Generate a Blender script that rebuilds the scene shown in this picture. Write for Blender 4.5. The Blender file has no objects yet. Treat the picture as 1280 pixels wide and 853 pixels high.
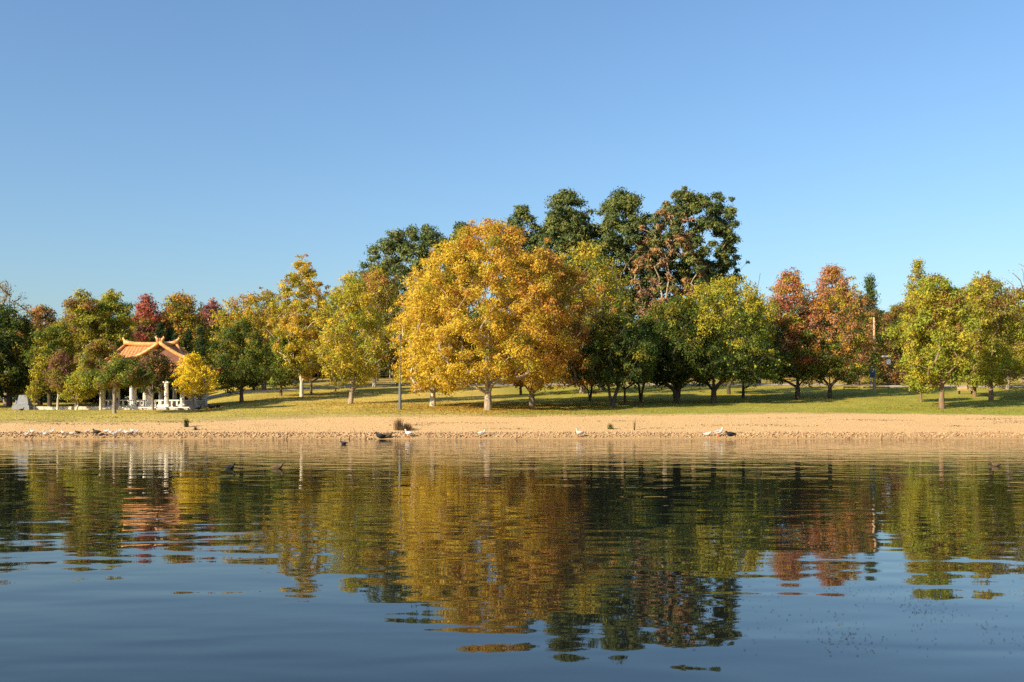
import bpy, math, random
import numpy as np
from mathutils import Vector

# ------------------------------------------------------------------ camera, world, sun, exposure
F = 1244.0; CAMH = 2.2; HOR = 512.0           # focal length in photo pixels, eye height, horizon row
SUN_EL = 25.0; SUN_AZ = 230.0                 # degrees; azimuth clockwise from +Y (view direction)
S = bpy.context.scene
COL = S.collection
cam_d = bpy.data.cameras.new('camera'); cam = bpy.data.objects.new('camera', cam_d); COL.objects.link(cam)
cam.location = (0, 0, CAMH); cam.rotation_euler = (math.radians(90), 0, 0)
cam_d.sensor_width = 36; cam_d.lens = F / 1280 * 36
cam_d.shift_y = (HOR - 426.5) / 1280
cam_d.clip_start = 0.1; cam_d.clip_end = 4000
S.camera = cam
w = bpy.data.worlds.new('World'); S.world = w; w.use_nodes = True
wn = w.node_tree.nodes; wl = w.node_tree.links
bg = wn.get('Background') or wn.new('ShaderNodeBackground')
sky = wn.new('ShaderNodeTexSky'); sky.sky_type = 'NISHITA'; sky.sun_disc = False
sky.sun_elevation = math.radians(SUN_EL); sky.sun_rotation = math.radians(SUN_AZ)
sky.air_density = 1.35; sky.dust_density = 1.6; sky.ozone_density = 6.0; sky.altitude = 300
wl.new(sky.outputs[0], bg.inputs[0]); bg.inputs[1].default_value = 0.092
sd = bpy.data.lights.new('sun', 'SUN'); sun = bpy.data.objects.new('sun', sd); COL.objects.link(sun)
sd.energy = 5.0; sd.angle = math.radians(0.5); sd.color = (1.0, 0.84, 0.60)
a, e = math.radians(SUN_AZ), math.radians(SUN_EL)
sdir = Vector((math.sin(a) * math.cos(e), math.cos(a) * math.cos(e), math.sin(e)))
sun.rotation_euler = sdir.to_track_quat('Z', 'Y').to_euler()
S.view_settings.view_transform = 'Standard'; S.view_settings.look = 'None'
S.view_settings.exposure = 1.0; S.view_settings.gamma = 1
try:
    cy = S.cycles
    cy.max_bounces = 6; cy.diffuse_bounces = 2; cy.glossy_bounces = 3; cy.transmission_bounces = 2
    cy.transparent_max_bounces = 4; cy.use_denoising = False
    cy.caustics_reflective = False; cy.caustics_refractive = False; cy.sample_clamp_indirect = 4
except Exception:
    pass

# ------------------------------------------------------------------ helpers
def sstep(a, b, x):
    t = np.clip((x - a) / (b - a), 0, 1); return t * t * (3 - 2 * t)

def mat(name, rgb, rough=0.8, spec=0.3, var=0.0, scale=5.0, bump=0.0, metallic=0.0, rgb2=None, detail=4, stretch=None):
    m = bpy.data.materials.new(name); m.use_nodes = True
    n, l = m.node_tree.nodes, m.node_tree.links
    p = n['Principled BSDF']; p.inputs['Base Color'].default_value = (*rgb, 1)
    p.inputs['Roughness'].default_value = rough; p.inputs['Specular IOR Level'].default_value = spec
    p.inputs['Metallic'].default_value = metallic
    if var or bump or rgb2:
        tc = n.new('ShaderNodeTexCoord'); mp = n.new('ShaderNodeMapping'); nz = n.new('ShaderNodeTexNoise')
        nz.inputs['Scale'].default_value = scale; nz.inputs['Detail'].default_value = detail
        if stretch: mp.inputs['Scale'].default_value = stretch
        l.new(tc.outputs['Object'], mp.inputs[0]); l.new(mp.outputs[0], nz.inputs['Vector'])
        cr = n.new('ShaderNodeValToRGB'); cr.color_ramp.elements[0].position = 0.3; cr.color_ramp.elements[1].position = 0.7
        c2 = rgb2 or tuple(min(1, c * (1 + var)) for c in rgb)
        c1 = rgb if rgb2 else tuple(c * (1 - var) for c in rgb)
        cr.color_ramp.elements[0].color = (*c1, 1); cr.color_ramp.elements[1].color = (*c2, 1)
        l.new(nz.outputs[0], cr.inputs[0]); l.new(cr.outputs[0], p.inputs['Base Color'])
        if bump:
            b = n.new('ShaderNodeBump'); b.inputs['Strength'].default_value = 0.8; b.inputs['Distance'].default_value = bump
            l.new(nz.outputs[0], b.inputs['Height']); l.new(b.outputs[0], p.inputs['Normal'])
    return m

def attr_mat(name, attr='tint', rough=0.6, trans=0.35, spec=0.25, bump=0.0, nscale=3.0, nvar=0.0):
    m = bpy.data.materials.new(name); m.use_nodes = True
    n, l = m.node_tree.nodes, m.node_tree.links
    p = n['Principled BSDF']; p.inputs['Roughness'].default_value = rough; p.inputs['Specular IOR Level'].default_value = spec
    at = n.new('ShaderNodeAttribute'); at.attribute_name = attr
    src = at.outputs['Color']
    if nvar or bump:
        tc = n.new('ShaderNodeTexCoord'); nz = n.new('ShaderNodeTexNoise'); nz.inputs['Scale'].default_value = nscale
        nz.inputs['Detail'].default_value = 6; nz.inputs['Roughness'].default_value = 0.7
        l.new(tc.outputs['Object'], nz.inputs['Vector'])
        if nvar:
            mr = n.new('ShaderNodeMapRange'); mr.inputs[1].default_value = 0.25; mr.inputs[2].default_value = 0.75
            mr.inputs[3].default_value = 1 - nvar; mr.inputs[4].default_value = 1 + nvar
            l.new(nz.outputs[0], mr.inputs[0])
            vm = n.new('ShaderNodeVectorMath'); vm.operation = 'SCALE'
            l.new(src, vm.inputs[0]); l.new(mr.outputs[0], vm.inputs['Scale']); src = vm.outputs[0]
        if bump:
            b = n.new('ShaderNodeBump'); b.inputs['Distance'].default_value = bump; b.inputs['Strength'].default_value = 0.9
            l.new(nz.outputs[0], b.inputs['Height']); l.new(b.outputs[0], p.inputs['Normal'])
    l.new(src, p.inputs['Base Color'])
    if trans:
        tr = n.new('ShaderNodeBsdfTranslucent'); mx = n.new('ShaderNodeMixShader'); mx.inputs[0].default_value = trans
        l.new(src, tr.inputs[0]); l.new(p.outputs[0], mx.inputs[1]); l.new(tr.outputs[0], mx.inputs[2])
        l.new(mx.outputs[0], n['Material Output'].inputs[0])
    return m

class MB:
    def __init__(s): s.v = []; s.f = []
    def add(s, vs, fs):
        o = len(s.v); s.v += [tuple(q) for q in vs]; s.f += [tuple(i + o for i in f) for f in fs]; return s
    def box(s, c, d, taper=1.0, rot=0.0):
        x, y, z = d[0] / 2, d[1] / 2, d[2] / 2; vs = []
        cr, sr = math.cos(rot), math.sin(rot)
        for k, t in ((-1, 1.0), (1, taper)):
            for sx, sy in ((-1, -1), (1, -1), (1, 1), (-1, 1)):
                ax, ay = sx * x * t, sy * y * t
                vs.append((c[0] + ax * cr - ay * sr, c[1] + ax * sr + ay * cr, c[2] + k * z))
        return s.add(vs, [(3, 2, 1, 0), (4, 5, 6, 7), (0, 1, 5, 4), (1, 2, 6, 5), (2, 3, 7, 6), (3, 0, 4, 7)])
    def tube(s, pts, rad, n=8, caps=True, sq=1.0):
        pts = [Vector(p) for p in pts]
        if not hasattr(rad, '__len__'): rad = [rad] * len(pts)
        vs = []; up = Vector((0, 0, 1)); last = None
        for i, p in enumerate(pts):
            d = (pts[min(i + 1, len(pts) - 1)] - pts[max(i - 1, 0)]).normalized()
            ref = last if last is not None else (Vector((0, 1, 0)) if abs(d.z) > .95 else up)
            x = (ref - d * ref.dot(d)).normalized(); y = d.cross(x); last = x
            for k in range(n):
                t = 2 * math.pi * k / n
                vs.append(p + x * math.cos(t) * rad[i] + y * math.sin(t) * rad[i] * sq)
        fs = []
        for i in range(len(pts) - 1):
            for k in range(n):
                fs.append((i * n + k, i * n + (k + 1) % n, (i + 1) * n + (k + 1) % n, (i + 1) * n + k))
        if caps:
            fs.append(tuple(range(n))[::-1]); fs.append(tuple((len(pts) - 1) * n + k for k in range(n)))
        return s.add(vs, fs)
    def mesh(s, name, m, smooth=False):
        me = bpy.data.meshes.new(name); me.from_pydata(s.v, [], s.f); me.materials.append(m)
        if smooth: me.polygons.foreach_set('use_smooth', [True] * len(me.polygons))
        me.update(); return me
    def obj(s, name, m, parent=None, smooth=False, loc=None):
        return link(name, s.mesh(name, m, smooth), parent, loc)

def link(name, me, parent=None, loc=None):
    o = bpy.data.objects.new(name, me); COL.objects.link(o)
    if parent: o.parent = parent
    if loc is not None: o.location = loc
    return o

def tag(o, label=None, cat=None, group=None, kind=None):
    if label: o['label'] = label
    if cat: o['category'] = cat
    if group: o['group'] = group
    if kind: o['kind'] = kind
    return o

def thing(name, loc, label, cat, group=None, rz=0.0):
    o = bpy.data.objects.new(name, None); COL.objects.link(o); o.location = loc; o.rotation_euler = (0, 0, rz)
    o.empty_display_size = 0.3
    return tag(o, label, cat, group)

def copy_tree(o, parent=None):
    c = o.copy(); COL.objects.link(c)
    if parent: c.parent = parent
    for ch in list(o.children): copy_tree(ch, c)
    return c

def np_mesh(name, V, Q, m, colors=None, smooth=False, nper=4):
    V = np.ascontiguousarray(V, dtype=np.float32); Q = np.ascontiguousarray(Q, dtype=np.int32)
    me = bpy.data.meshes.new(name)
    me.vertices.add(len(V)); me.vertices.foreach_set('co', V.ravel())
    me.loops.add(Q.size); me.loops.foreach_set('vertex_index', Q.ravel())
    me.polygons.add(len(Q)); me.polygons.foreach_set('loop_start', np.arange(len(Q), dtype=np.int32) * nper)
    if smooth: me.polygons.foreach_set('use_smooth', np.ones(len(Q), dtype=bool))
    if colors is not None:
        at = me.attributes.new('tint', 'FLOAT_COLOR', 'POINT')
        c = np.ones((len(V), 4), dtype=np.float32); c[:, :3] = colors; at.data.foreach_set('color', c.ravel())
    me.materials.append(m); me.update(calc_edges=True)
    return me

# ------------------------------------------------------------------ terrain
def wnoise(X, Y, seed=0, f=1.0):
    r = np.random.RandomState(seed); s = 0
    for k in range(7):
        an = r.uniform(0, 2 * np.pi); fr = f * (0.6 + 0.5 * k); ph = r.uniform(0, 6.28)
        s = s + np.sin((X * np.cos(an) + Y * np.sin(an)) * fr + ph + 1.7 * np.sin(Y * fr * .37 + ph)) / (1 + .5 * k)
    return s / 3.0

YC = [-2000, -60, -8, -3, 3, 12, 60, 72, 73.6, 74.4, 75.1, 76.4, 88, 95, 110, 130, 150, 165, 220, 500, 4000]
ZC = [12, 3, 1.0, .35, -.6, -1.4, -1.4, -.45, -.1, .16, .36, .47, 1.75, 2.2, 3.05, 4.7, 6.3, 7.9, 12.5, 24, 90]
YL = [-2000, -60, -8, -3, 3, 12, 60, 72, 73.6, 74.4, 75.1, 76.4, 82, 88, 94, 100, 125, 150, 180, 220, 500, 4000]
ZL = [12, 3, 1.0, .35, -.6, -1.4, -1.4, -.45, -.1, .16, .36, .47, 1.1, 1.72, 2.1, 2.22, 2.8, 4.9, 8, 12.5, 24, 90]
YR = [-2000, -60, -8, -3, 3, 12, 60, 72, 73.6, 74.4, 75.1, 76.4, 88, 95, 110, 130, 150, 165, 200, 500, 4000]
ZR = [12, 3, 1.0, .35, -.6, -1.4, -1.4, -.45, -.1, .16, .36, .47, 1.72, 2.2, 3.3, 4.9, 6.9, 8.8, 12.5, 24, 90]
def ground_z(X, Y):
    X = np.asarray(X, dtype=float); Y = np.asarray(Y, dtype=float)
    px = 640 + X / np.maximum(Y, 40) * F
    wl_ = 1 - sstep(205, 320, px); wr = sstep(980, 1120, px)
    Ys = Y + 0.25 * wnoise(X, 0 * X, 3, .35) * np.exp(-((Y - 74.5) / 6) ** 2)
    z = np.interp(Ys, YC, ZC) * (1 - wl_ - wr) + np.interp(Ys, YL, ZL) * wl_ + np.interp(Ys, YR, ZR) * wr
    z = z + .05 * wnoise(X, Y, 5, .25) * sstep(80, 95, Y) + .018 * wnoise(X, Y, 8, 1.3) * sstep(75, 80, Y)
    return z
def gz(x, y): return float(ground_z(np.array([x]), np.array([y]))[0])
def at(px, py):
    "point of the ground seen at a photo pixel"
    Y = np.linspace(74.2, 215, 2200); X = (px - 640) / F * Y
    yy = HOR - (ground_z(X, Y) - CAMH) / Y * F
    i = np.where(yy <= py)[0]; i = i[0] if len(i) else len(Y) - 1
    return float(X[i]), float(Y[i])
def zat(py, Y): return CAMH + (HOR - py) / F * Y
def xat(px, Y): return (px - 640) / F * Y

xs = np.unique(np.concatenate([np.linspace(-3000, -120, 25), np.arange(-120, 120.1, .8), np.linspace(120, 3000, 25)]))
ys = np.unique(np.concatenate([np.linspace(-2000, -20, 12), np.linspace(-20, 60, 30), np.linspace(60, 72, 12), np.arange(72, 92, .3), np.arange(92, 130, .8), np.arange(130, 225, 2.5), np.linspace(225, 3500, 25)]))
GX, GY = np.meshgrid(xs, ys); GZ = ground_z(GX, GY)
nx, ny = len(xs), len(ys)
PXg = 640 + GX / np.maximum(GY, 40) * F
def bnd(px, X, Y):
    return np.interp(px, [-200, 0, 230, 330, 420, 560, 640, 760, 1000, 1150, 1280, 1500], [80.5, 81.5, 82.2, 83.5, 85.6, 86.6, 86.3, 87.2, 88.8, 88.2, 86.8, 85]) + .9 * wnoise(X, Y, 21, .22) + .9 * wnoise(X, Y, 22, 1.1) + .4 * wnoise(X, Y, 23, 3.1)
bound = bnd(PXg, GX, GY)
# own colours of turf: dry straw at the lake side, olive, then green where it is watered
dist = GY - bound
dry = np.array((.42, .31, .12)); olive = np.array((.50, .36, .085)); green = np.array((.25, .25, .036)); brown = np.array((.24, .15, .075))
g = sstep(.5, 6.5, dist + 1.5 * wnoise(GX, GY, 31, .45))
isg = np.clip(np.interp(PXg, [0, 200, 300, 400, 600, 650, 760, 1000, 1150, 1280], [.35, .25, .5, .3, .15, .75, .8, .75, 1, .85]) + .3 * wnoise(GX, GY, 33, .2), 0, 1) * sstep(.6, 2.4, dist)
isg = isg * (1 - .55 * sstep(118, 150, GY) * (PXg > 980))
tc_ = dry * (1 - g[..., None]) + olive * g[..., None]
tc_ = tc_ * (1 - isg[..., None]) + green * isg[..., None]
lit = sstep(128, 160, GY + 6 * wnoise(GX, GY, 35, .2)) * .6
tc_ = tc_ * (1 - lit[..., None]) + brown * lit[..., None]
tc_ = tc_ * (1 + .16 * wnoise(GX, GY, 37, 2.2) + .12 * wnoise(GX, GY, 38, .6))[..., None]
bare = sstep(.75, 1.5, wnoise(GX, GY, 51, .5) + .5 * wnoise(GX, GY, 52, 2.5)) * .55 * (1 - .6 * isg)
tc_ = tc_ * (1 - bare[..., None]) + np.array((.33, .22, .11)) * bare[..., None]
V = np.stack([GX, GY, GZ], -1).reshape(-1, 3)
ii, jj = np.meshgrid(np.arange(ny - 1), np.arange(nx - 1), indexing='ij')
a0 = ii * nx + jj; Q = np.stack([a0, a0 + 1, a0 + nx + 1, a0 + nx], -1)
islawn = (dist[:-1, :-1] > 0)
lawn_m = attr_mat('turf', trans=0, rough=.95, spec=.1, bump=.06, nscale=2.6, nvar=.22)
sand_c = np.array((.56, .37, .175)) * (1 + .05 * wnoise(GX, GY, 41, .9))[..., None]
wet = 1 - sstep(74.2, 75.6, GY + .3 * wnoise(GX, GY, 43, .8))
sand_c = sand_c * (1 - .35 * wet[..., None]) * (1 - .22 * sstep(.55, 1.3, wnoise(GX, GY * 2.5, 45, .8)))[..., None]
sand_m = attr_mat('beach_sand', trans=0, rough=.95, spec=.1, bump=.05, nscale=7.0, nvar=.16)
def sub(name, Qs, cols, m):
    u, inv = np.unique(Qs.reshape(-1), return_inverse=True)
    return link(name, np_mesh(name, V[u], inv.reshape(-1, 4), m, cols.reshape(-1, 3)[u], smooth=True))
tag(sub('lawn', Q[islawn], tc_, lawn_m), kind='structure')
tag(sub('beach', Q[~islawn], sand_c, sand_m), kind='structure')

# water ------------------------------------------------------------
wm = bpy.data.materials.new('lake_water'); wm.use_nodes = True
n, l = wm.node_tree.nodes, wm.node_tree.links
p = n['Principled BSDF']; p.inputs['Base Color'].default_value = (.008, .010, .009, 1); p.inputs['Roughness'].default_value = .015
p.inputs['IOR'].default_value = 1.34
geo = n.new('ShaderNodeNewGeometry')
def wave(sx, sy, amp, rot=0.0, detail=2, rough=.5, dist=0.0):
    mp = n.new('ShaderNodeMapping'); mp.inputs['Scale'].default_value = (sx, sy, 1); mp.inputs['Rotation'].default_value = (0, 0, rot)
    nz = n.new('ShaderNodeTexNoise'); nz.inputs['Scale'].default_value = 1; nz.inputs['Detail'].default_value = detail
    nz.inputs['Roughness'].default_value = rough; nz.inputs['Distortion'].default_value = dist
    l.new(geo.outputs['Position'], mp.inputs[0]); l.new(mp.outputs[0], nz.inputs['Vector'])
    mu = n.new('ShaderNodeMath'); mu.operation = 'MULTIPLY'; mu.inputs[1].default_value = amp
    l.new(nz.outputs[0], mu.inputs[0]); return mu
def addn(a, b, op='ADD'):
    ad = n.new('ShaderNodeMath'); ad.operation = op; l.new(a.outputs[0], ad.inputs[0]); l.new(b.outputs[0], ad.inputs[1]); return ad
swell = wave(.25, .5, .022, .15, 2); roll = wave(.38, 1.0, .011, -.2, 1, dist=.4)
mid = wave(.95, 1.9, .0085, -.12, 1, dist=.3)
fine = wave(2.6, 4.2, .0018, .2, 1)
patch = wave(.035, .06, 1.0, .4, 2)
mr = n.new('ShaderNodeMapRange'); mr.inputs[1].default_value = .38; mr.inputs[2].default_value = .62; mr.inputs[3].default_value = .35; mr.inputs[4].default_value = 1.25
l.new(patch.outputs[0], mr.inputs[0])
sx_ = n.new('ShaderNodeSeparateXYZ'); l.new(geo.outputs['Position'], sx_.inputs[0])
near = n.new('ShaderNodeMapRange'); near.inputs[1].default_value = 9; near.inputs[2].default_value = 30; near.inputs[3].default_value = .35; near.inputs[4].default_value = 1.0
l.new(sx_.outputs[1], near.inputs[0])
far = n.new('ShaderNodeMapRange'); far.inputs[1].default_value = 30; far.inputs[2].default_value = 60; far.inputs[3].default_value = 1; far.inputs[4].default_value = 1.8
l.new(sx_.outputs[1], far.inputs[0])
hf = addn(mid, fine); hf = addn(hf, mr, 'MULTIPLY'); hf = addn(hf, near, 'MULTIPLY'); hf = addn(hf, far, 'MULTIPLY'); hh = addn(addn(swell, roll), hf)
bp = n.new('ShaderNodeBump'); bp.inputs['Strength'].default_value = 1; bp.inputs['Distance'].default_value = 1
l.new(hh.outputs[0], bp.inputs['Height']); l.new(bp.outputs[0], p.inputs['Normal'])
wv = np.array([(-1500, -3.5, 0), (1500, -3.5, 0), (1500, 76, 0), (-1500, 76, 0)])
tag(link('lake_water', np_mesh('lake_water', wv, np.array([[0, 1, 2, 3]]), wm)), kind='structure')

# footpath ---------------------------------------------------------
path_m = mat('path_concrete', (.42, .36, .29), .9, .1, var=.12, scale=1.5)
pts = [at(px, py) for px, py in ((150, 499), (215, 499), (270, 496), (330, 490), (420, 484), (520, 481.5), (640, 481), (760, 480.5), (870, 480.5), (1000, 481), (1110, 483), (1290, 484))]
pts = [(pts[0][0] - 30, pts[0][1])] + pts + [(pts[-1][0] + 60, pts[-1][1] + 2)]
pp = []
for i in range(len(pts) - 1):
    for k in range(12): t = k / 12; pp.append((pts[i][0] * (1 - t) + pts[i + 1][0] * t, pts[i][1] * (1 - t) + pts[i + 1][1] * t))
vs = []; fs = []
for i, (x, y) in enumerate(pp):
    for q in np.linspace(-1.6, 1.6, 5):
        vs.append((x, y + q, gz(x, y + q) + .03))
for i in range(len(pp) - 1):
    for k in range(4): b = i * 5 + k; fs.append((b, b + 5, b + 6, b + 1))
tag(MB().add(vs, fs).obj('footpath', path_m, smooth=True), kind='structure')

# ------------------------------------------------------------------ trees
YEL = (.66, .48, .055); GOLD = (.60, .385, .05); ORANGE = (.54, .28, .055); YG = (.47, .40, .045); LIME = (.34, .385, .05)
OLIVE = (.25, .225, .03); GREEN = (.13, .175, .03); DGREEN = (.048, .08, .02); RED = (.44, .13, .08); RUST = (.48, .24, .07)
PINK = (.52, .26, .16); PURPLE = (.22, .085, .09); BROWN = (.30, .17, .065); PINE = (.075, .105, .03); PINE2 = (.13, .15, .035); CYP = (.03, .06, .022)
leaf_m = attr_mat('leaves', trans=.47, rough=.65, spec=.15)
needle_m = attr_mat('needles', trans=.15, rough=.6, spec=.25)
bark = {k: mat('bark_' + k, c, .9, .15, rgb2=c2, scale=4, bump=.03, stretch=(1, 1, .35)) for k, c, c2 in
        (('grey', (.16, .13, .10), (.30, .25, .19)), ('pale', (.36, .31, .23), (.60, .54, .43)), ('dark', (.05, .04, .03), (.11, .085, .06)),
         ('brown', (.13, .085, .05), (.24, .165, .10)), ('mottled', (.16, .12, .08), (.40, .33, .24)))}

def prof(kind, t):
    t = np.clip(t, 0, 1)
    if kind == 'round': return np.sqrt(np.clip(1 - (2 * t - .94) ** 2 / 1.13, 0, 1)) ** .8
    if kind == 'dome': return np.where(t < .32, np.sqrt(np.clip(1 - ((.32 - t) / .32) ** 2 * .55, 0, 1)), np.sqrt(np.clip(1 - ((t - .32) / .68) ** 2, 0, 1)))
    if kind == 'oval': return np.clip(np.sin(np.pi * np.clip(t, .02, 1) ** .8), 0, 1) ** .6
    if kind == 'egg': return np.where(t < .3, .55 + .45 * np.sin(t / .3 * np.pi / 2), np.sqrt(np.clip(1 - ((t - .3) / .7) ** 1.7, 0, 1)))
    if kind == 'cone': return np.clip(1 - t, 0, 1) ** .7 * np.clip(t * 8, .4, 1)
    if kind == 'column': return np.clip(t * 5, .5, 1) * np.clip((1 - t) * 3, 0, 1) ** .5
    if kind == 'top': return np.where(t < .6, .55 + .45 * t / .6, np.sqrt(np.clip(1 - ((t - .6) / .4) ** 2, 0, 1)))
    if kind == 'open': return np.where(t < .55, .6 + .4 * t / .55, np.clip(1 - (t - .55) / .5, 0, 1) ** .5)

def make_leaves(C, R, N, size, rng, pal, pick, flat=.75, aspect=.58, upb=.25):
    "C clump centres, R radii, N leaves in all -> verts, quads, colours"
    wgt = R ** 2; cnt = np.maximum(3, (wgt / wgt.sum() * N).astype(int)); idx = np.repeat(np.arange(len(C)), cnt); n = len(idx)
    d = rng.normal(size=(n, 3)); d[:, 2] += upb; d /= np.linalg.norm(d, axis=1)[:, None]
    rr = R[idx] * (.2 + .8 * rng.rand(n) ** .5) * (1 + .24 * rng.normal(size=n))
    P = C[idx] + d * rr[:, None] * np.array([1, 1, flat])
    nn = d * .9 + rng.normal(size=(n, 3)) * .5 + np.array([0, 0, .15]); nn /= np.linalg.norm(nn, axis=1)[:, None]
    a = np.cross(nn, rng.normal(size=(n, 3))); a /= np.linalg.norm(a, axis=1)[:, None] + 1e-9; b = np.cross(nn, a)
    s = size * .5 * rng.uniform(.6, 1.35, n)[:, None]
    droop = nn * s * .25
    V = np.stack([P - a * s, P + b * s * aspect - droop, P + a * s, P - b * s * aspect - droop], 1)
    colr = pal[pick[idx]].copy()
    k = rng.rand(n) < .12; colr[k] = pal[rng.choice(pick, k.sum())]
    colr *= rng.uniform(.82, 1.2, n)[:, None]; colr[:, 0] *= rng.uniform(.88, 1.12, n)
    return V.reshape(-1, 3), np.arange(n * 4).reshape(-1, 4), np.repeat(np.clip(colr, 0, .85), 4, 0)

def skeleton(stems, targets, rng, r0, fzh=2.0):
    "stems: polylines from the ground; targets: clump centres -> truncated cone segments"
    P = []; par = []
    for st in stems:
        prev = -1
        for q in st: P.append(q); par.append(prev); prev = len(P) - 1
    first = [i for i in range(len(P))]
    cap = len(P) + len(targets) * 7 + 10
    A = np.zeros((cap, 3)); A[:len(P)] = P; n = len(P); par = par + [0] * (cap - len(par))
    minz = min(t[2] for t in targets); zf = stems[0][min(2, len(stems[0]) - 1)][2]
    allow = np.zeros(cap, bool)
    for i in first: allow[i] = A[i, 2] >= min(fzh, A[:n, 2].max() * .5) - 1e-3
    if not allow[:n].any(): allow[:n] = True
    c0 = np.mean([s[min(2, len(s) - 1)] for s in stems], 0)
    order = np.argsort(np.linalg.norm(targets - c0, axis=1))
    tips = []
    for ti in order:
        t = targets[ti]
        dd = t - A[:n]; ds = np.linalg.norm(dd, axis=1)
        cost = ds + 1.1 * np.maximum(0, A[:n, 2] - t[2] + .62 * ds) + np.where(allow[:n], 0, 1e6)
        j = int(np.argmin(cost)); L = ds[j]; m = int(np.clip(L / .7, 1, 6)); prev = j
        s0 = A[j].copy(); bend = np.array([0, 0, .10 * L]) + rng.normal(size=3) * .05 * L
        for k in range(1, m + 1):
            f = k / m; q = s0 * (1 - f) + t * f + bend * math.sin(math.pi * f) + (rng.normal(size=3) * .05 if k < m else 0)
            A[n] = q; par[n] = prev; allow[n] = True; prev = n; n += 1
        tips.append(prev)
    w = np.zeros(n)
    for t in tips: w[t] += 1
    ch = np.array(par[:n])
    for i in range(n - 1, -1, -1):
        if ch[i] >= 0: w[ch[i]] += w[i]
    w = np.maximum(w, .5)
    rmax = w[[i for i in range(n) if ch[i] < 0]].max()
    rad = r0 * (w / rmax) ** .5; rad = np.maximum(rad, .012)
    for i in range(n):
        if ch[i] < 0: rad[i] *= 1.3
    return A[:n], ch, rad

def seg_mesh(A, ch, rad, minr=0.0):
    i = np.where((ch >= 0) & (rad >= minr))[0]; pI = ch[i]
    P0 = A[pI]; P1 = A[i]; D = P1 - P0; Ln = np.linalg.norm(D, axis=1) + 1e-9; D = D / Ln[:, None]
    r1 = rad[i]; r0_ = np.minimum(rad[pI], r1 * 1.35)
    ref = np.tile(np.array([[.31, .95, .05]]), (len(i), 1)); X = ref - D * (ref * D).sum(1)[:, None]; X /= np.linalg.norm(X, axis=1)[:, None] + 1e-9; Yv = np.cross(D, X)
    out = []; quads = []; off = 0
    for k_, big in ((8, True), (4, False)):
        sel = np.where((r1 > .07) if big else (r1 <= .07))[0]
        if not len(sel): continue
        th = np.arange(k_) / k_ * 2 * np.pi; c = np.cos(th)[None, :, None]; s = np.sin(th)[None, :, None]
        ring = X[sel][:, None, :] * c + Yv[sel][:, None, :] * s
        a = (P0[sel] - D[sel] * r0_[sel][:, None] * .2)[:, None, :] + ring * r0_[sel][:, None, None]
        b = (P1[sel] + D[sel] * r1[sel][:, None] * .2)[:, None, :] + ring * r1[sel][:, None, None]
        vv = np.concatenate([a, b], 1).reshape(-1, 3)
        kk = np.arange(k_); base = (np.arange(len(sel)) * 2 * k_)[:, None]
        q = np.stack([base + kk, base + (kk + 1) % k_, base + k_ + (kk + 1) % k_, base + k_ + kk], -1).reshape(-1, 4)
        out.append(vv); quads.append(q + off); off += len(vv)
    return np.concatenate(out), np.concatenate(quads)

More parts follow.
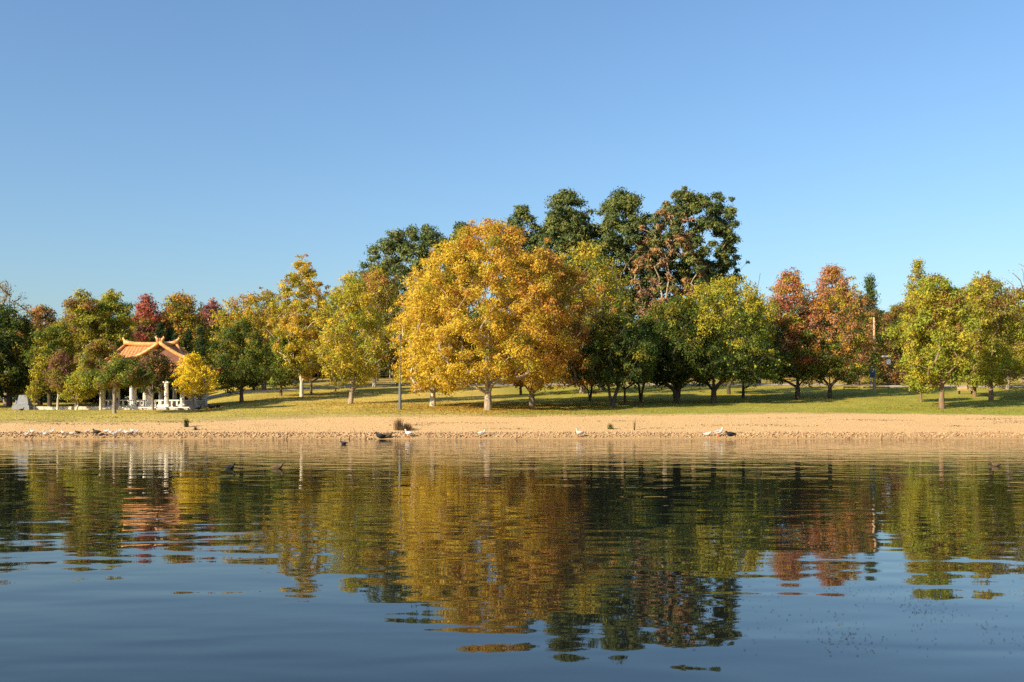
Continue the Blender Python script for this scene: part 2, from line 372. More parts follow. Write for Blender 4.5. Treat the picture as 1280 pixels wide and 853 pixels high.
def tree(name, label, px, by, box, pal, kind='round', leaves=14000, size=.24, rc=.75, nc=None, bk='grey', tr=None, seed=0,
         stems=1, Y=None, group=None, cat='tree', gaps=.0, lean=0.0, fork=.0, pine=False, depth=1.0, leader=.7, spread=.9, yoff=0.0, lump=.26, inner=.3, wide=1.12):
    """px, by = trunk foot in the photo; box = (left, right, top, bottom) of the crown in photo pixels;
    pal = list of (colour, weight, push towards the right, push towards the top)"""
    rng = np.random.RandomState(seed * 7 + 11)
    if Y is None: x, y = at(px, by)
    else: y = Y; x = xat(px, Y)
    z0 = gz(x, y) - .05
    l_, r_, t_, b_ = box; yc = y + yoff
    xl, xr = xat(l_, yc), xat(r_, yc); zt, zb = zat(t_, yc), max(zat(b_, yc), z0 + .3)
    cx = (xl + xr) / 2 - x; Rx = (xr - xl) / 2 * wide; H = zt - zb; zb -= z0; zt -= z0
    area = 4 * 3.1 * Rx * (Rx * depth + H) / 2
    if nc is None: nc = int(np.clip(area / (rc * rc) * .5, 14, 480))
    ph = rng.uniform(0, 6.28, 8)
    C = []; R = []; k0 = rng.randint(1000)
    while len(C) < nc:
        k = k0 + np.arange(400); k0 += 400
        t = (k * .8191725 + rng.normal(size=400) * .02) % 1; th = ((k * .6710436) % 1) * 2 * np.pi; f0 = (k * .5497005) % 1
        rp = prof(kind, t); keep = rng.rand(400) < (rp * .8 + .2); t, th, f0, rp = t[keep], th[keep], f0[keep], rp[keep]
        core = rng.rand(len(t)) < .4; f = np.where(core, np.sqrt(f0), inner + (1 - inner) * f0 ** .45)
        spray = (~core) & (f > .8) & (rng.rand(len(t)) < .4)
        lob = 1 + lump * (.5 * np.sin(2 * th + ph[0] + 5 * t) + .45 * np.sin(3 * th + ph[1] - 7 * t) + .35 * np.sin(5 * th + ph[2] + 11 * t) + .12 * np.sin(13 * t + ph[3]))
        rr = np.maximum(0, rp * lob * 1.1 - .45 * rc / max(Rx, .6)) * f * np.where(spray, 1.15, 1)
        X = cx + Rx * rr * np.cos(th); Yy = yoff + Rx * depth * rr * np.sin(th)
        Z = zb + rc * .4 + (H - rc * .75) * t * np.where(spray & (t > .6), 1.05, 1) + .05 * H * np.sin(th * 2 + ph[4]) * (1 - t)
        rad_ = rc * np.where(spray, rng.uniform(.35, .6, len(t)), rng.uniform(.65, 1.25, len(t)))
        if gaps:
            nzv = np.sin(X * 1.1 / rc * .6 + ph[5]) + np.sin(Z * 1.0 / rc * .6 + ph[6]) + np.sin(Yy * .9 / rc * .6 + ph[7])
            k_ = nzv > -1.6 + gaps * 2.2; X, Yy, Z, rad_ = X[k_], Yy[k_], Z[k_], rad_[k_]
        C += list(np.stack([X, Yy, Z], -1)); R += list(rad_)
    C = np.array(C[:nc]); R = np.array(R[:nc])
    u = (C[:, 0] - cx) / max(Rx, .1); tt = (C[:, 2] - zb) / H
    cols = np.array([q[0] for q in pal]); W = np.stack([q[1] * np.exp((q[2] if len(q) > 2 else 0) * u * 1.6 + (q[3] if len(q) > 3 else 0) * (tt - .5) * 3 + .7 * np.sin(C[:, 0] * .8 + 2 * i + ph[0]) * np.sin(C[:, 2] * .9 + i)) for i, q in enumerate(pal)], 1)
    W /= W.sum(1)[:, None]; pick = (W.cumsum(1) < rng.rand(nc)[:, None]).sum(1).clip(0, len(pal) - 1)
    if not pine and 'woodland' not in name: size = size * .88
    LV, LQ, LC = make_leaves(C, R, leaves, size, rng, cols, pick, flat=.68 if pine else .75, aspect=.36 if pine else .6, upb=.5 if pine else .25)
    # trunk and limbs
    fz = zb + fork * H + .15 * H if not pine else zb + .05 * H
    topz = zb + leader * H
    if tr is None: tr = .045 * (zt ** .9) * .5 + .05
    st = []
    for s_ in range(stems):
        an = rng.uniform(0, 6.28) if stems > 2 else s_ * math.pi + rng.uniform(-.3, .3)
        q = [(0, 0, 0)]
        if stems == 1:
            k = np.linspace(0, 1, 9)[1:]
            for f in k:
                zz = topz * f; wob = .012 * zt
                tw = min(1, zz / max(fz, .1)); q.append((lean * tw + (cx - lean) * max(0, (zz - fz) / max(topz - fz, .1)) * .8 + rng.normal() * wob * f, yoff * f * .8 + rng.normal() * wob * f, zz))
        else:
            for f in np.linspace(0, 1, 7)[1:]:
                zz = topz * f; ou = spread * Rx * .55 * f ** 1.25
                q.append((math.cos(an) * ou + cx * f * .6 + .08 * rng.normal(), math.sin(an) * ou * .8 + yoff * f * .6, zz))
        st.append([np.array(v, float) for v in q])
    stems_ = st
    # the limbs leave above the bole only
    A, ch, rad = skeleton(stems_, C, rng, tr, max(.55 * zb, .7) if not pine else .75 * zb)
    TV, TQ = seg_mesh(A, ch, rad)
    # root flare
    root = thing(name, (x, y, z0), label, cat, group)
    tm = np_mesh('trunk', TV, TQ, bark[bk], smooth=True); link('trunk', tm, root)
    cm = np_mesh('crown', LV, LQ, needle_m if pine else leaf_m, LC); link('crown', cm, root)
    return root

T = tree
# ---- centre: the great golden tree and its neighbours
T('golden_plane_tree', 'tallest golden plane tree, wide domed crown turning orange, thick forked trunk at the lawn edge', 610, 513, (514, 714, 280, 484),
  [(YEL, 1.5, -1.1, -.2), (GOLD, 1.7, 0, .2), (ORANGE, .55, .8, .6), (RUST, .1, .8, 0), (YG, .45, -.3, -.4), (OLIVE, .25, .9, .2)], 'dome', leaves=90000, size=.25, rc=.85, nc=540, bk='mottled', tr=.33, seed=1, fork=-.02, lump=.07, yoff=.6, inner=.5, wide=1.03)
T('yellow_plane_tree', 'bright yellow tree with low drooping foliage on straight pale trunk beside the tall lamp post', 541, 508, (499, 578, 330, 488),
  [(YEL, 1.5), (GOLD, .9), (YG, .45)], 'dome', leaves=30000, size=.24, rc=.8, nc=210, bk='pale', tr=.28, seed=2, fork=.0, lump=.2)
T('orange_plane_tree', 'orange and gold spreading tree with pale forked trunk right of the tallest golden tree', 665, 508, (618, 752, 318, 488),
  [(GOLD, 1.1, -.4, .1), (ORANGE, 1.2, .4, 0), (YEL, .6, -.3, 0), (RUST, .4, .5, 0), (OLIVE, .3, .6, .2)], 'dome', leaves=46000, size=.24, rc=.8, nc=290, bk='mottled', tr=.27, seed=3, fork=-.03)
T('yellow_green_tree', 'tall yellow green tree rising behind the right shoulder of the golden tree', 728, 492, (672, 790, 305, 470),
  [(YG, 1.2, -.3, .4), (OLIVE, 1.2, .4, -.2), (YEL, .35, -.4, .6), (GREEN, .8, .6, -.5)], 'egg', leaves=22000, size=.3, rc=.9, bk='grey', seed=4)
T('gold_topped_tree', 'slim tree with bright yellow tips between golden tree and dark pines', 752, 488, (728, 778, 322, 450),
  [(YG, 1), (YEL, .8, 0, .8), (OLIVE, .8)], 'oval', leaves=7000, size=.3, rc=.75, seed=5, gaps=.3)
# ---- lamp to the left: plane trees on the slope
T('leaning_plane_tree', 'yellow green tree with pale leaning trunk left of the lamp post', 438, 505, (404, 474, 342, 478),
  [(YG, 1.4), (LIME, .8), (YEL, .7), (OLIVE, .3)], 'egg', leaves=22000, size=.24, rc=.7, bk='mottled', tr=.24, seed=6, lean=.5, gaps=.25)
T('yellow_green_tree', 'green gold tree standing behind the leaning trunk, its top tinted orange', 468, 484, (446, 506, 338, 470),
  [(YG, 1.3), (LIME, .8), (OLIVE, .5), (RUST, .35, 0, 1.6)], 'egg', leaves=18000, size=.28, rc=.75, bk='pale', tr=.24, seed=7, gaps=.2)
T('orange_tipped_tree', 'rusty orange treetop poking up left of the dark umbrella pine', 470, 480, (450, 490, 332, 400),
  [(RUST, 1), (ORANGE, .5)], 'oval', leaves=5000, size=.34, rc=.8, seed=8, Y=152)
T('tall_airy_plane_tree', 'tall airy golden tree with straight white trunk, highest on the left half', 377, 496, (346, 412, 322, 470),
  [(YEL, .9), (GOLD, .7), (YG, 1.4), (RUST, .1), (OLIVE, .4)], 'egg', leaves=27000, size=.26, rc=.62, bk='pale', tr=.2, seed=209, gaps=.0, leader=.85, lump=.16, nc=250, inner=.1)
T('golden_airy_tree', 'olive gold tree behind the dark green maple, sprays reaching into the sky', 330, 487, (276, 368, 362, 470),
  [(GOLD, .8, .2, .4), (YG, 1.3), (OLIVE, .9), (ORANGE, .2)], 'dome', leaves=24000, size=.3, rc=.8, bk='grey', seed=10, gaps=.3, lump=.3)
T('green_maple', 'compact dark green tree on a short forked trunk right of the pavilion', 302, 503, (272, 334, 398, 488),
  [(GREEN, 1.4), (OLIVE, .5, 0, .4), (DGREEN, .5)], 'egg', leaves=16000, size=.24, rc=.62, bk='brown', tr=.2, seed=11, gaps=.15)
T('green_maple', 'smaller deep green tree between the pavilion maple and white trunked plane', 351, 495, (328, 374, 418, 485),
  [(GREEN, 1.3), (DGREEN, .4), (LIME, .4)], 'egg', leaves=10000, size=.25, rc=.6, bk='brown', tr=.17, seed=12)
T('yellow_green_tree', 'yellowish green bushy tree just right of the pavilion roof', 270, 487, (246, 302, 404, 478),
  [(YG, 1.3), (LIME, .8), (OLIVE, .3)], 'dome', leaves=13000, size=.3, rc=.75, bk='pale', tr=.2, seed=13)
T('young_plane_tree', 'slim young tree with orange brown leaves just right of the white trunk', 389, 492, (372, 412, 415, 478),
  [(BROWN, 1), (GOLD, .5), (OLIVE, .7)], 'oval', leaves=5500, size=.26, rc=.55, bk='brown', tr=.13, seed=14, gaps=.3)
T('young_plane_tree', 'small green and gold tree left of the leaning pale trunk', 419, 490, (402, 440, 420, 478),
  [(OLIVE, 1), (YG, .7), (BROWN, .5)], 'oval', leaves=6000, size=.26, rc=.6, bk='dark', tr=.13, seed=15)
T('young_plane_tree', 'small tree with brownish gold leaves beneath the orange tipped treetop', 497, 482, (476, 520, 400, 470),
  [(BROWN, 1), (RUST, .6), (OLIVE, .5)], 'oval', leaves=6000, size=.3, rc=.7, bk='dark', tr=.15, seed=16)
T('slope_tree', 'thin dark trunk with olive leaves behind the great golden tree, left side', 551, 483, (528, 590, 380, 468),
  [(OLIVE, 1), (GOLD, .6)], 'round', leaves=5000, size=.34, rc=.9, bk='grey', tr=.16, seed=17)
T('slope_tree', 'thin dark trunk with rusty leaves between the two forked golden trees', 651, 494, (625, 690, 390, 478),
  [(RUST, 1), (GOLD, .5), (OLIVE, .5)], 'round', leaves=6000, size=.32, rc=.85, bk='dark', tr=.15, seed=18)

# ---- left: behind and beside the pavilion
T('twin_topped_tree', 'large yellow green tree with rounded top, left of the pavilion roof', 98, 500, (72, 128, 363, 492),
  [(YG, 1.0, 0, .2), (OLIVE, 1.0), (LIME, .6), (BROWN, .35, 0, .9)], 'egg', leaves=24000, size=.28, rc=.8, bk='grey', seed=20, Y=116, lump=.3)
T('twin_topped_tree', 'large yellow green tree merging on the right of its rounded twin', 138, 500, (110, 168, 363, 480),
  [(YG, 1.3, 0, .2), (OLIVE, .8), (LIME, .6), (GOLD, .2)], 'dome', leaves=24000, size=.28, rc=.8, bk='grey', seed=21, Y=119, lump=.3)
T('crimson_tree', 'crimson topped tree behind the left end of the pavilion ridge', 181, 495, (160, 206, 368, 480),
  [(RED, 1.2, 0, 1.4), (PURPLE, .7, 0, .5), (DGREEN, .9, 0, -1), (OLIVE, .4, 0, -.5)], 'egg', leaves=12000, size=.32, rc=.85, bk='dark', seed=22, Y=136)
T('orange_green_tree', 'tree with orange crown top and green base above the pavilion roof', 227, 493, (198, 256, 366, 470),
  [(ORANGE, .8, 0, 1.2), (YG, .9), (OLIVE, .9), (GREEN, .7, 0, -1)], 'dome', leaves=14000, size=.32, rc=.85, bk='dark', seed=23, Y=138)
T('purple_red_tree', 'thin purple red treetop between the orange crown and golden sprays', 262, 490, (242, 290, 374, 470),
  [(PURPLE, 1), (PINK, .6), (RED, .4), (OLIVE, .5, 0, -1)], 'egg', leaves=8500, size=.34, rc=.85, bk='dark', seed=24, Y=148, gaps=.25)
T('shaded_green_tree', 'dark green shaded tree filling the left edge of the picture', 12, 500, (-36, 44, 382, 495),
  [(DGREEN, 1.3), (GREEN, .7), (OLIVE, .3, .5, .4)], 'egg', leaves=22000, size=.28, rc=.85, bk='dark', seed=25, Y=112)
T('bare_topped_tree', 'half bare tree with twiggy top at the left edge above the shaded tree', 8, 500, (-14, 34, 352, 450),
  [(OLIVE, 1), (BROWN, .6)], 'open', leaves=1800, size=.26, rc=.7, bk='grey', seed=26, Y=121, nc=60, leader=1)
T('rusty_green_tree', 'rust flecked dark green tree between left edge and twin topped trees', 50, 500, (22, 84, 384, 492),
  [(DGREEN, .9), (OLIVE, .8), (BROWN, .7, 0, .8), (RUST, .3, 0, .8)], 'dome', leaves=17000, size=.28, rc=.8, bk='dark', seed=27, Y=121, lump=.3)
T('yellow_green_tree', 'low yellow green tree in front of the shaded wood left of its twin topped neighbour', 62, 500, (40, 92, 408, 490),
  [(OLIVE, 1.1), (YG, .6), (GREEN, .8)], 'round', leaves=11000, size=.27, rc=.75, bk='dark', seed=28, Y=110)
T('bronze_tree', 'slender tree with purplish bronze leaves and forked pale trunk right of the monument', 72, 512, (60, 90, 438, 492),
  [(PURPLE, .8), (BROWN, 1.1), (OLIVE, .6, 0, -.8)], 'egg', leaves=6500, size=.19, rc=.42, bk='pale', tr=.1, seed=29, gaps=.2, Y=97.5)
T('sapling', 'tiny yellow green sapling beside the stone monument', 43, 512.5, (35, 50, 476, 503),
  [(YG, 1), (OLIVE, .9)], 'oval', leaves=1300, size=.17, rc=.28, bk='grey', tr=.05, seed=30, gaps=.2, Y=97)
T('small_yellow_green_tree', 'low bushy yellow green tree on short forked stems left of the pavilion', 95, 512, (80, 114, 470, 502),
  [(YG, 1.2), (LIME, .6), (OLIVE, .5)], 'dome', leaves=5200, size=.19, rc=.42, bk='pale', tr=.09, seed=31, stems=2, Y=97.5, spread=.5)
T('mottled_green_tree', 'green and russet tree on a thin pale trunk at the pavilion left end', 126, 512.5, (100, 152, 424, 488),
  [(OLIVE, 1.1), (BROWN, .8, 0, .9), (LIME, .7, 0, -.6), (YG, .5)], 'dome', leaves=14000, size=.2, rc=.5, bk='pale', tr=.12, seed=32, gaps=.3, Y=97)
T('dark_maple', 'dark green tree with wide low crown and stout trunk before the pavilion columns', 143, 517, (120, 184, 450, 485),
  [(GREEN, 1.2), (OLIVE, .8), (LIME, .5), (BROWN, .3, .5, .5)], 'dome', leaves=15000, size=.19, rc=.48, bk='grey', tr=.15, seed=33, gaps=.3)
T('russet_tree', 'sparse dark russet green tree in front of the pavilion gable', 191, 512.5, (172, 214, 438, 492),
  [(DGREEN, .9), (PURPLE, .3), (BROWN, .7), (OLIVE, .6)], 'egg', leaves=7500, size=.19, rc=.42, bk='grey', tr=.11, seed=34, gaps=.5, Y=95.5)
T('ginkgo', 'small brilliant yellow ginkgo at the pavilion right corner', 242, 511.5, (221, 264, 442, 497),
  [((.85, .62, .04), 1.8), (YEL, .8)], 'dome', leaves=7500, size=.2, rc=.36, bk='grey', tr=.09, seed=35, gaps=.3, Y=95, lump=.4)
for i, (px, tp, lab) in enumerate(((200, 402, 'narrow dark cypress, first from the left behind the pavilion gable'), (212, 408, 'narrow dark cypress, second from the left behind the pavilion roof'),
                                   (219, 415, 'shortest dark cypress, in the middle of the five behind the pavilion'), (235, 408, 'narrow dark cypress above the right slope of the pavilion roof'), (250, 407, 'rightmost narrow dark cypress, above the yellow ginkgo'))):
    T('cypress', lab, px, 500, (px - 6, px + 6, tp, 498), [(CYP, 1), (DGREEN, .4)], 'column', leaves=5000, size=.2, rc=.42, bk='dark', tr=.12, seed=40 + i, Y=120 + i % 2, group='cypresses behind the pavilion', leader=.9, lump=.05, inner=.2)

# ---- pines
def pine(label, px, box, seed, Y=156, pal=((PINE, 1.2), (PINE2, .6, -.6, .5)), nc=150, leaves=40000, rc=1.25, kind='egg', gaps=.0, bk='brown', wide=1.2, **k):
    return T('pine_tree', label, px, 478, box, list(pal), kind, leaves=leaves, size=.5, rc=rc, nc=nc, bk=bk, tr=.34, seed=seed, Y=Y, pine=True, gaps=gaps, leader=.95, group='tall pines on the crest', lump=.13, inner=.25, wide=wide, **k)
pine('broad dark umbrella pine standing left of the golden tree', 520, (455, 584, 284, 410), 50, nc=260, kind='dome', rc=1.15)
pine('dark pine top showing just left above the golden crown', 577, (556, 600, 281, 380), 51, nc=60, leaves=15000)
pine('lowest dark pine top directly above the golden crown', 652, (628, 680, 257, 390), 52, nc=100, leaves=18000)
pine('round topped dark pine, left of the middle pair', 707, (670, 744, 240, 390), 53, nc=230, leaves=46000)
pine('round topped dark pine, right of the middle pair, with bare lower trunk', 780, (738, 822, 238, 395), 54, nc=240, leaves=48000)
pine('tallest dark pine, rightmost, open branches on its right side', 868, (826, 916, 233, 372), 55, pal=((PINE, 1.2), (PINE2, .6, -.6, .5)), nc=230, leaves=42000, kind='round', gaps=.1, rc=1.0)
pine('browning half dead pine with visible limbs, in front of the tallest pine', 832, (796, 876, 256, 420), 56, Y=150, pal=((BROWN, 1.0), (PINE2, .45, .6, .4), ((.24, .14, .08), .4), (PINE, .35)), nc=170, leaves=19000, rc=.8, kind='egg', gaps=.2, bk='mottled')

# ---- centre right: dark multi-stemmed trees and the yellow green mass
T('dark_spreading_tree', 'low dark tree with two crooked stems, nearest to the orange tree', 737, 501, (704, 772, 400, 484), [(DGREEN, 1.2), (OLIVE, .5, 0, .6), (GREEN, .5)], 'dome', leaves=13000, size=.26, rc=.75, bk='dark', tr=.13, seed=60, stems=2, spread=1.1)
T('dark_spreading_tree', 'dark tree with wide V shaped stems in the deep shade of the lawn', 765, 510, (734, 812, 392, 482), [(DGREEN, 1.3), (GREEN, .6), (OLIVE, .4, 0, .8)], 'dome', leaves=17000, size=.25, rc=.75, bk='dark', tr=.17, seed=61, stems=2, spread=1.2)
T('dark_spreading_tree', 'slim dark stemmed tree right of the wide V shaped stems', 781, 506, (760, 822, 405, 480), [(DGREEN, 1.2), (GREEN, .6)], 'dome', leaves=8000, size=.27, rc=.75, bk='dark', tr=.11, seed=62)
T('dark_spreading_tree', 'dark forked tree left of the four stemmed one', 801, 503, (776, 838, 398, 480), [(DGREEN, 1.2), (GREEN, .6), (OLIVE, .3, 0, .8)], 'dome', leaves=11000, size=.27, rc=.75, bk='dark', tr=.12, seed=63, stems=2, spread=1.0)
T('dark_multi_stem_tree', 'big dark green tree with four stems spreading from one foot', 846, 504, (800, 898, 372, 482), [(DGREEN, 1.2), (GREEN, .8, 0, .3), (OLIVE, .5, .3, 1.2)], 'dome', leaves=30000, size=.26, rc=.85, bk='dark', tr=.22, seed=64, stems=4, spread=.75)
T('yellow_green_tree', 'broad yellow green tree, sunlit on top, with thick dark trunk in the shade', 892, 504, (846, 968, 346, 478), [(YG, 1.0, .1, 1.6), (LIME, .5, 0, .8), (GREEN, .9, 0, -1), (DGREEN, .8, 0, -1.4)], 'dome', leaves=42000, size=.26, rc=.85, bk='dark', tr=.27, seed=65)  # sunlit top and shaded underside are put into the leaf colours
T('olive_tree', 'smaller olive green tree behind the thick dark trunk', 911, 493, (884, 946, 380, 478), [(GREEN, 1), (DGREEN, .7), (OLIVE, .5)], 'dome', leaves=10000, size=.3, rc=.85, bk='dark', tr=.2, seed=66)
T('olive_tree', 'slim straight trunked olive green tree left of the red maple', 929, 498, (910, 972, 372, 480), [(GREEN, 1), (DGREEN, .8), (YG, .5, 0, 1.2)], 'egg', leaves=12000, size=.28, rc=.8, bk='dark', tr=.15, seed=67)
T('twiggy_conifer', 'thin twiggy dark treetop between yellow green mass and red maple', 948, 482, (926, 972, 340, 440), [(DGREEN, .9), (BROWN, .6)], 'cone', leaves=3500, size=.32, rc=.75, bk='dark', seed=68, nc=60, gaps=.3, leader=.98, Y=146)
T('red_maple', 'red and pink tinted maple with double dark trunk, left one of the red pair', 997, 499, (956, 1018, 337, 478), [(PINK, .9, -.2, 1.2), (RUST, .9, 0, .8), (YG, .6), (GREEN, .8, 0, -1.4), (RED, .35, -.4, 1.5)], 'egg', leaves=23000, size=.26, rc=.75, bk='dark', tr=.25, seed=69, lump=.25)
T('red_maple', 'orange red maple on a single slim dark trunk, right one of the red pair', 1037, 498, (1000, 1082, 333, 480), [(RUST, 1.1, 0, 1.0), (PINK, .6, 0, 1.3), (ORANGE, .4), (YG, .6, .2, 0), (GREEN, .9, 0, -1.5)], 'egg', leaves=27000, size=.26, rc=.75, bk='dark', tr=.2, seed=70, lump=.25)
T('brown_green_tree', 'brown flecked dark tree filling the gap behind the wooden pole', 1072, 482, (1046, 1104, 368, 478), [(OLIVE, .9), (BROWN, .9), (DGREEN, .8), (RUST, .3)], 'dome', leaves=14000, size=.3, rc=.8, bk='dark', seed=71)
T('dark_conifer', 'pointed dark conifer rising above the wooden pole', 1086, 480, (1066, 1108, 344, 470), [(PINE, 1), (DGREEN, .6)], 'cone', leaves=9000, size=.36, rc=.85, bk='dark', seed=72, Y=150, pine=True, leader=.97)
T('brown_green_tree', 'mixed green and brown tree right of the wooden pole', 1120, 480, (1096, 1148, 380, 474), [(GREEN, .9), (BROWN, .7, 0, .5), (OLIVE, .8), (RED, .12, .6, .8)], 'dome', leaves=11000, size=.32, rc=.85, bk='dark', seed=73, Y=146)
T('shadowed_shrub', 'rounded brownish shrub in deep shade under the white lamp panel', 1119, 487, (1099, 1141, 444, 486), [(BROWN, 1), (DGREEN, 1), (PURPLE, .2)], 'round', leaves=5500, size=.26, rc=.6, bk='dark', tr=.08, seed=74, cat='shrub', Y=136)
# ---- right
T('poplar', 'tall narrow yellow green poplar rising above the trees on the right', 1146, 480, (1129, 1166, 325, 470), [(YG, 1), (LIME, .6), (OLIVE, .8)], 'oval', leaves=10000, size=.3, rc=.75, bk='grey', seed=80, Y=138)
T('oak_tree', 'bushy lime green tree with straight brown trunk nearest the beach on the right', 1177, 511, (1126, 1216, 343, 482), [(LIME, 1.3), (YG, 1.1), (OLIVE, .6), (BROWN, .25, 0, 1.2)], 'egg', leaves=36000, size=.24, rc=.72, bk='brown', tr=.24, seed=81, lump=.25, wide=1.0)
T('young_oak_tree', 'short low green tree with thin trunk left of the bushy lime tree', 1151, 503, (1128, 1172, 440, 490), [(LIME, 1), (YG, .7), (OLIVE, .5)], 'round', leaves=7000, size=.22, rc=.5, bk='brown', tr=.13, seed=82, wide=.95)
T('oak_tree', 'green tree with slender trunk, middle of the three on the right lawn', 1218, 496, (1190, 1250, 350, 480), [(LIME, 1.1), (YG, .8), (OLIVE, .8)], 'egg', leaves=20000, size=.26, rc=.75, bk='brown', tr=.2, seed=83)
T('oak_tree', 'tall open crowned green and bronze tree, rightmost of the lawn trio', 1239, 501, (1206, 1284, 336, 478), [(LIME, .9, 0, -.4), (YG, .9), (OLIVE, .8), (BROWN, .5, 0, 1.0)], 'dome', leaves=25000, size=.25, rc=.68, bk='brown', tr=.23, seed=84, gaps=.35, lump=.3)
T('multi_stem_tree', 'multi stemmed green tree at the right edge on the sunny bank', 1259, 487, (1234, 1316, 360, 476), [(OLIVE, 1), (YG, .9), (BROWN, .5)], 'dome', leaves=19000, size=.28, rc=.8, bk='grey', tr=.2, seed=85, stems=3, spread=.6)
T('bare_tree', 'nearly leafless twiggy tree at the far right edge', 1282, 480, (1258, 1310, 326, 420), [(BROWN, 1)], 'open', leaves=350, size=.2, rc=.8, bk='grey', seed=86, Y=140, nc=70, leader=1)
T('edge_tree', 'green tree standing just past the right edge of the picture', 1330, 500, (1290, 1380, 350, 480), [(GREEN, 1), (OLIVE, 1)], 'dome', leaves=9000, size=.34, rc=1, bk='brown', seed=87, Y=112)
for i, (px, tp, Yv, lab) in enumerate(((-75, 372, 112, 'unseen dark tree added for shade, first past the left edge of the picture'), (-150, 360, 104, 'unseen dark tree added for shade, second past the left edge of the picture'), (-60, 380, 130, 'unseen dark tree added for shade, at the back past the left edge'))):
    T('edge_tree', lab, px, 500, (px - 55, px + 50, tp, 496), [(DGREEN, 1), (GREEN, 1), (OLIVE, .4)], 'dome', leaves=9000, size=.4, rc=1.1, bk='dark', seed=90 + i, Y=Yv)  # unseen trees added past the left edge to shade the left bank

# ---- the wood behind, each tree its own thing; three shapes shared
protos = []
where = ['behind the monument at far left', 'behind the bronze tree', 'behind the twin topped trees', 'behind the crimson tree', 'behind the cypresses', 'behind the yellow ginkgo', 'behind the green maple', 'behind the tall airy plane',
         'behind the leaning trunk', 'behind the lamp post', 'behind the yellow drooping tree', 'behind the great golden trunk', 'behind the orange tree', 'behind the V shaped stems', 'behind the four stemmed tree', 'behind the thick dark trunk',
         'behind the double red maple trunk', 'behind the single red maple trunk', 'behind the wooden pole', 'behind the poplar', 'behind the nearest right trunk', 'behind the lawn trio', 'behind the bare tree', 'beyond the left edge', 'beyond the right edge']
wpx = [25, 75, 118, 180, 225, 262, 305, 375, 432, 492, 545, 610, 668, 760, 838, 895, 990, 1042, 1092, 1146, 1178, 1228, 1275, -40, 1330]
pals = [[(DGREEN, 1), (GREEN, .7)], [(DGREEN, 1), (OLIVE, .6), (BROWN, .3)], [(GREEN, 1), (DGREEN, .9)]]
rr = random.Random(5)
for i, (px, wh) in enumerate(zip(wpx, where)):
    Yv = 176 + rr.uniform(-6, 8)
    if px < 270: Yv -= 22
    k = i % 3; lab = ('dark', 'mottled brown and dark', 'mid green shaded')[k] + ' tree of the wood ' + wh
    if len(protos) < 3:
        r = T('woodland_tree', lab, px, 479, (px - 46, px + 46, 385 if px > 100 else 402, 478), pals[k], 'dome', leaves=13000, size=.42, rc=1.05, bk='dark', seed=110 + i, Y=Yv, group='dark wood behind the lawn')
        protos.append((r, Yv))
    else:
        r = copy_tree(protos[k][0]); x = xat(px, Yv); r.location = (x, Yv, gz(x, Yv) - .05); r.rotation_euler.z = rr.uniform(0, 6.28)
        s = rr.uniform(.9, 1.15); r.scale = (s * 1.05, s * 1.05, s); r['label'] = lab
# understorey shrubs
sp = None
sw = ['left of the monument', 'between monument and bronze tree', 'under the twin topped trees', 'left of the pavilion columns', 'seen through the pavilion', 'under the ginkgo side of the pavilion', 'beyond the green maple', 'beyond the smaller maple',
      'beyond the white trunk', 'between white trunk and leaning trunk', 'beyond the leaning trunk', 'beside the lamp post', 'under the yellow drooping tree', 'left of the great golden trunk', 'right of the great golden trunk', 'under the orange tree',
      'beyond the crooked dark stems', 'beyond the V shaped stems', 'left of the four stemmed tree', 'right of the four stemmed tree', 'beyond the thick dark trunk', 'left of the double maple trunk', 'between the red maples', 'left of the wooden pole', 'beyond the young low oak', 'beyond the lawn trio']
spx = [8, 48, 92, 122, 160, 200, 285, 335, 372, 404, 446, 488, 524, 572, 630, 690, 728, 770, 815, 858, 905, 965, 1018, 1060, 1160, 1240]
for i, (px, wh) in enumerate(zip(spx, sw)):
    Yv = (128 if px < 240 else 161) + rr.uniform(-2, 2)
    x = xat(px, Yv)
    if sp is None:
        sp = T('shrub', 'x', px, 480, (px - 26, px + 26, 466, 502), [(DGREEN, 1), (GREEN, .5), (BROWN, .2)], 'dome', leaves=5200, size=.3, rc=.7, bk='dark', tr=.06, seed=150, Y=128, cat='shrub', group='dark shrubs at the foot of the wood', stems=3)
        r = sp
    else: r = copy_tree(sp)
    r.location = (x, Yv, gz(x, Yv) - .1); r.rotation_euler.z = rr.uniform(0, 6.28)
    s = rr.uniform(.95, 1.2) * (1.5 if px > 240 else 1.2); r.scale = (s, s, s * rr.uniform(.8, 1.1) * (.8 if px > 960 else 1)); r['label'] = 'dark shrub at the foot of the wood, ' + wh

# ------------------------------------------------------------------ pavilion
stone = mat('white_stone', (.66, .61, .53), .7, .3, var=.08, scale=2)
greys = mat('grey_stone', (.42, .41, .38), .8, .2, var=.15, scale=2)
tile = mat('glazed_orange_tile', (.34, .145, .055), .55, .3, rgb2=(.60, .30, .11), scale=6)
ridge_m = mat('glazed_ridge_tile', (.58, .28, .09), .45, .4, var=.3, scale=5)
soff = mat('dark_timber', (.09, .05, .03), .7, .2, var=.2, scale=4)
board = mat('gable_board', (.17, .075, .045), .6, .3, var=.15, scale=4)
fx0 = 2.44                                     # floor level
PV = thing('pavilion', (-36, 100, gz(-36, 99)), 'open Chinese garden pavilion with curved orange tile roof and white stone columns', 'pavilion')
OX, OY, OZ = PV.location
def L(x, y, z): return (x - OX, y - OY, z - OZ)
MB().box(L(-36.7, 102.9, fx0 - .35), (9.9, 9.4, .7)).obj('floor_platform', stone, PV)
st = MB()
for k in range(3): st.box(L(-34.2, 98.05 - .28 * k, fx0 - .18 - .13 * k), (3.0, .4, .36 - .02 * k))
st.obj('steps', greys, PV)
colx = [xat(q, 99) for q in (129, 147, 168, 187, 208, 228)]
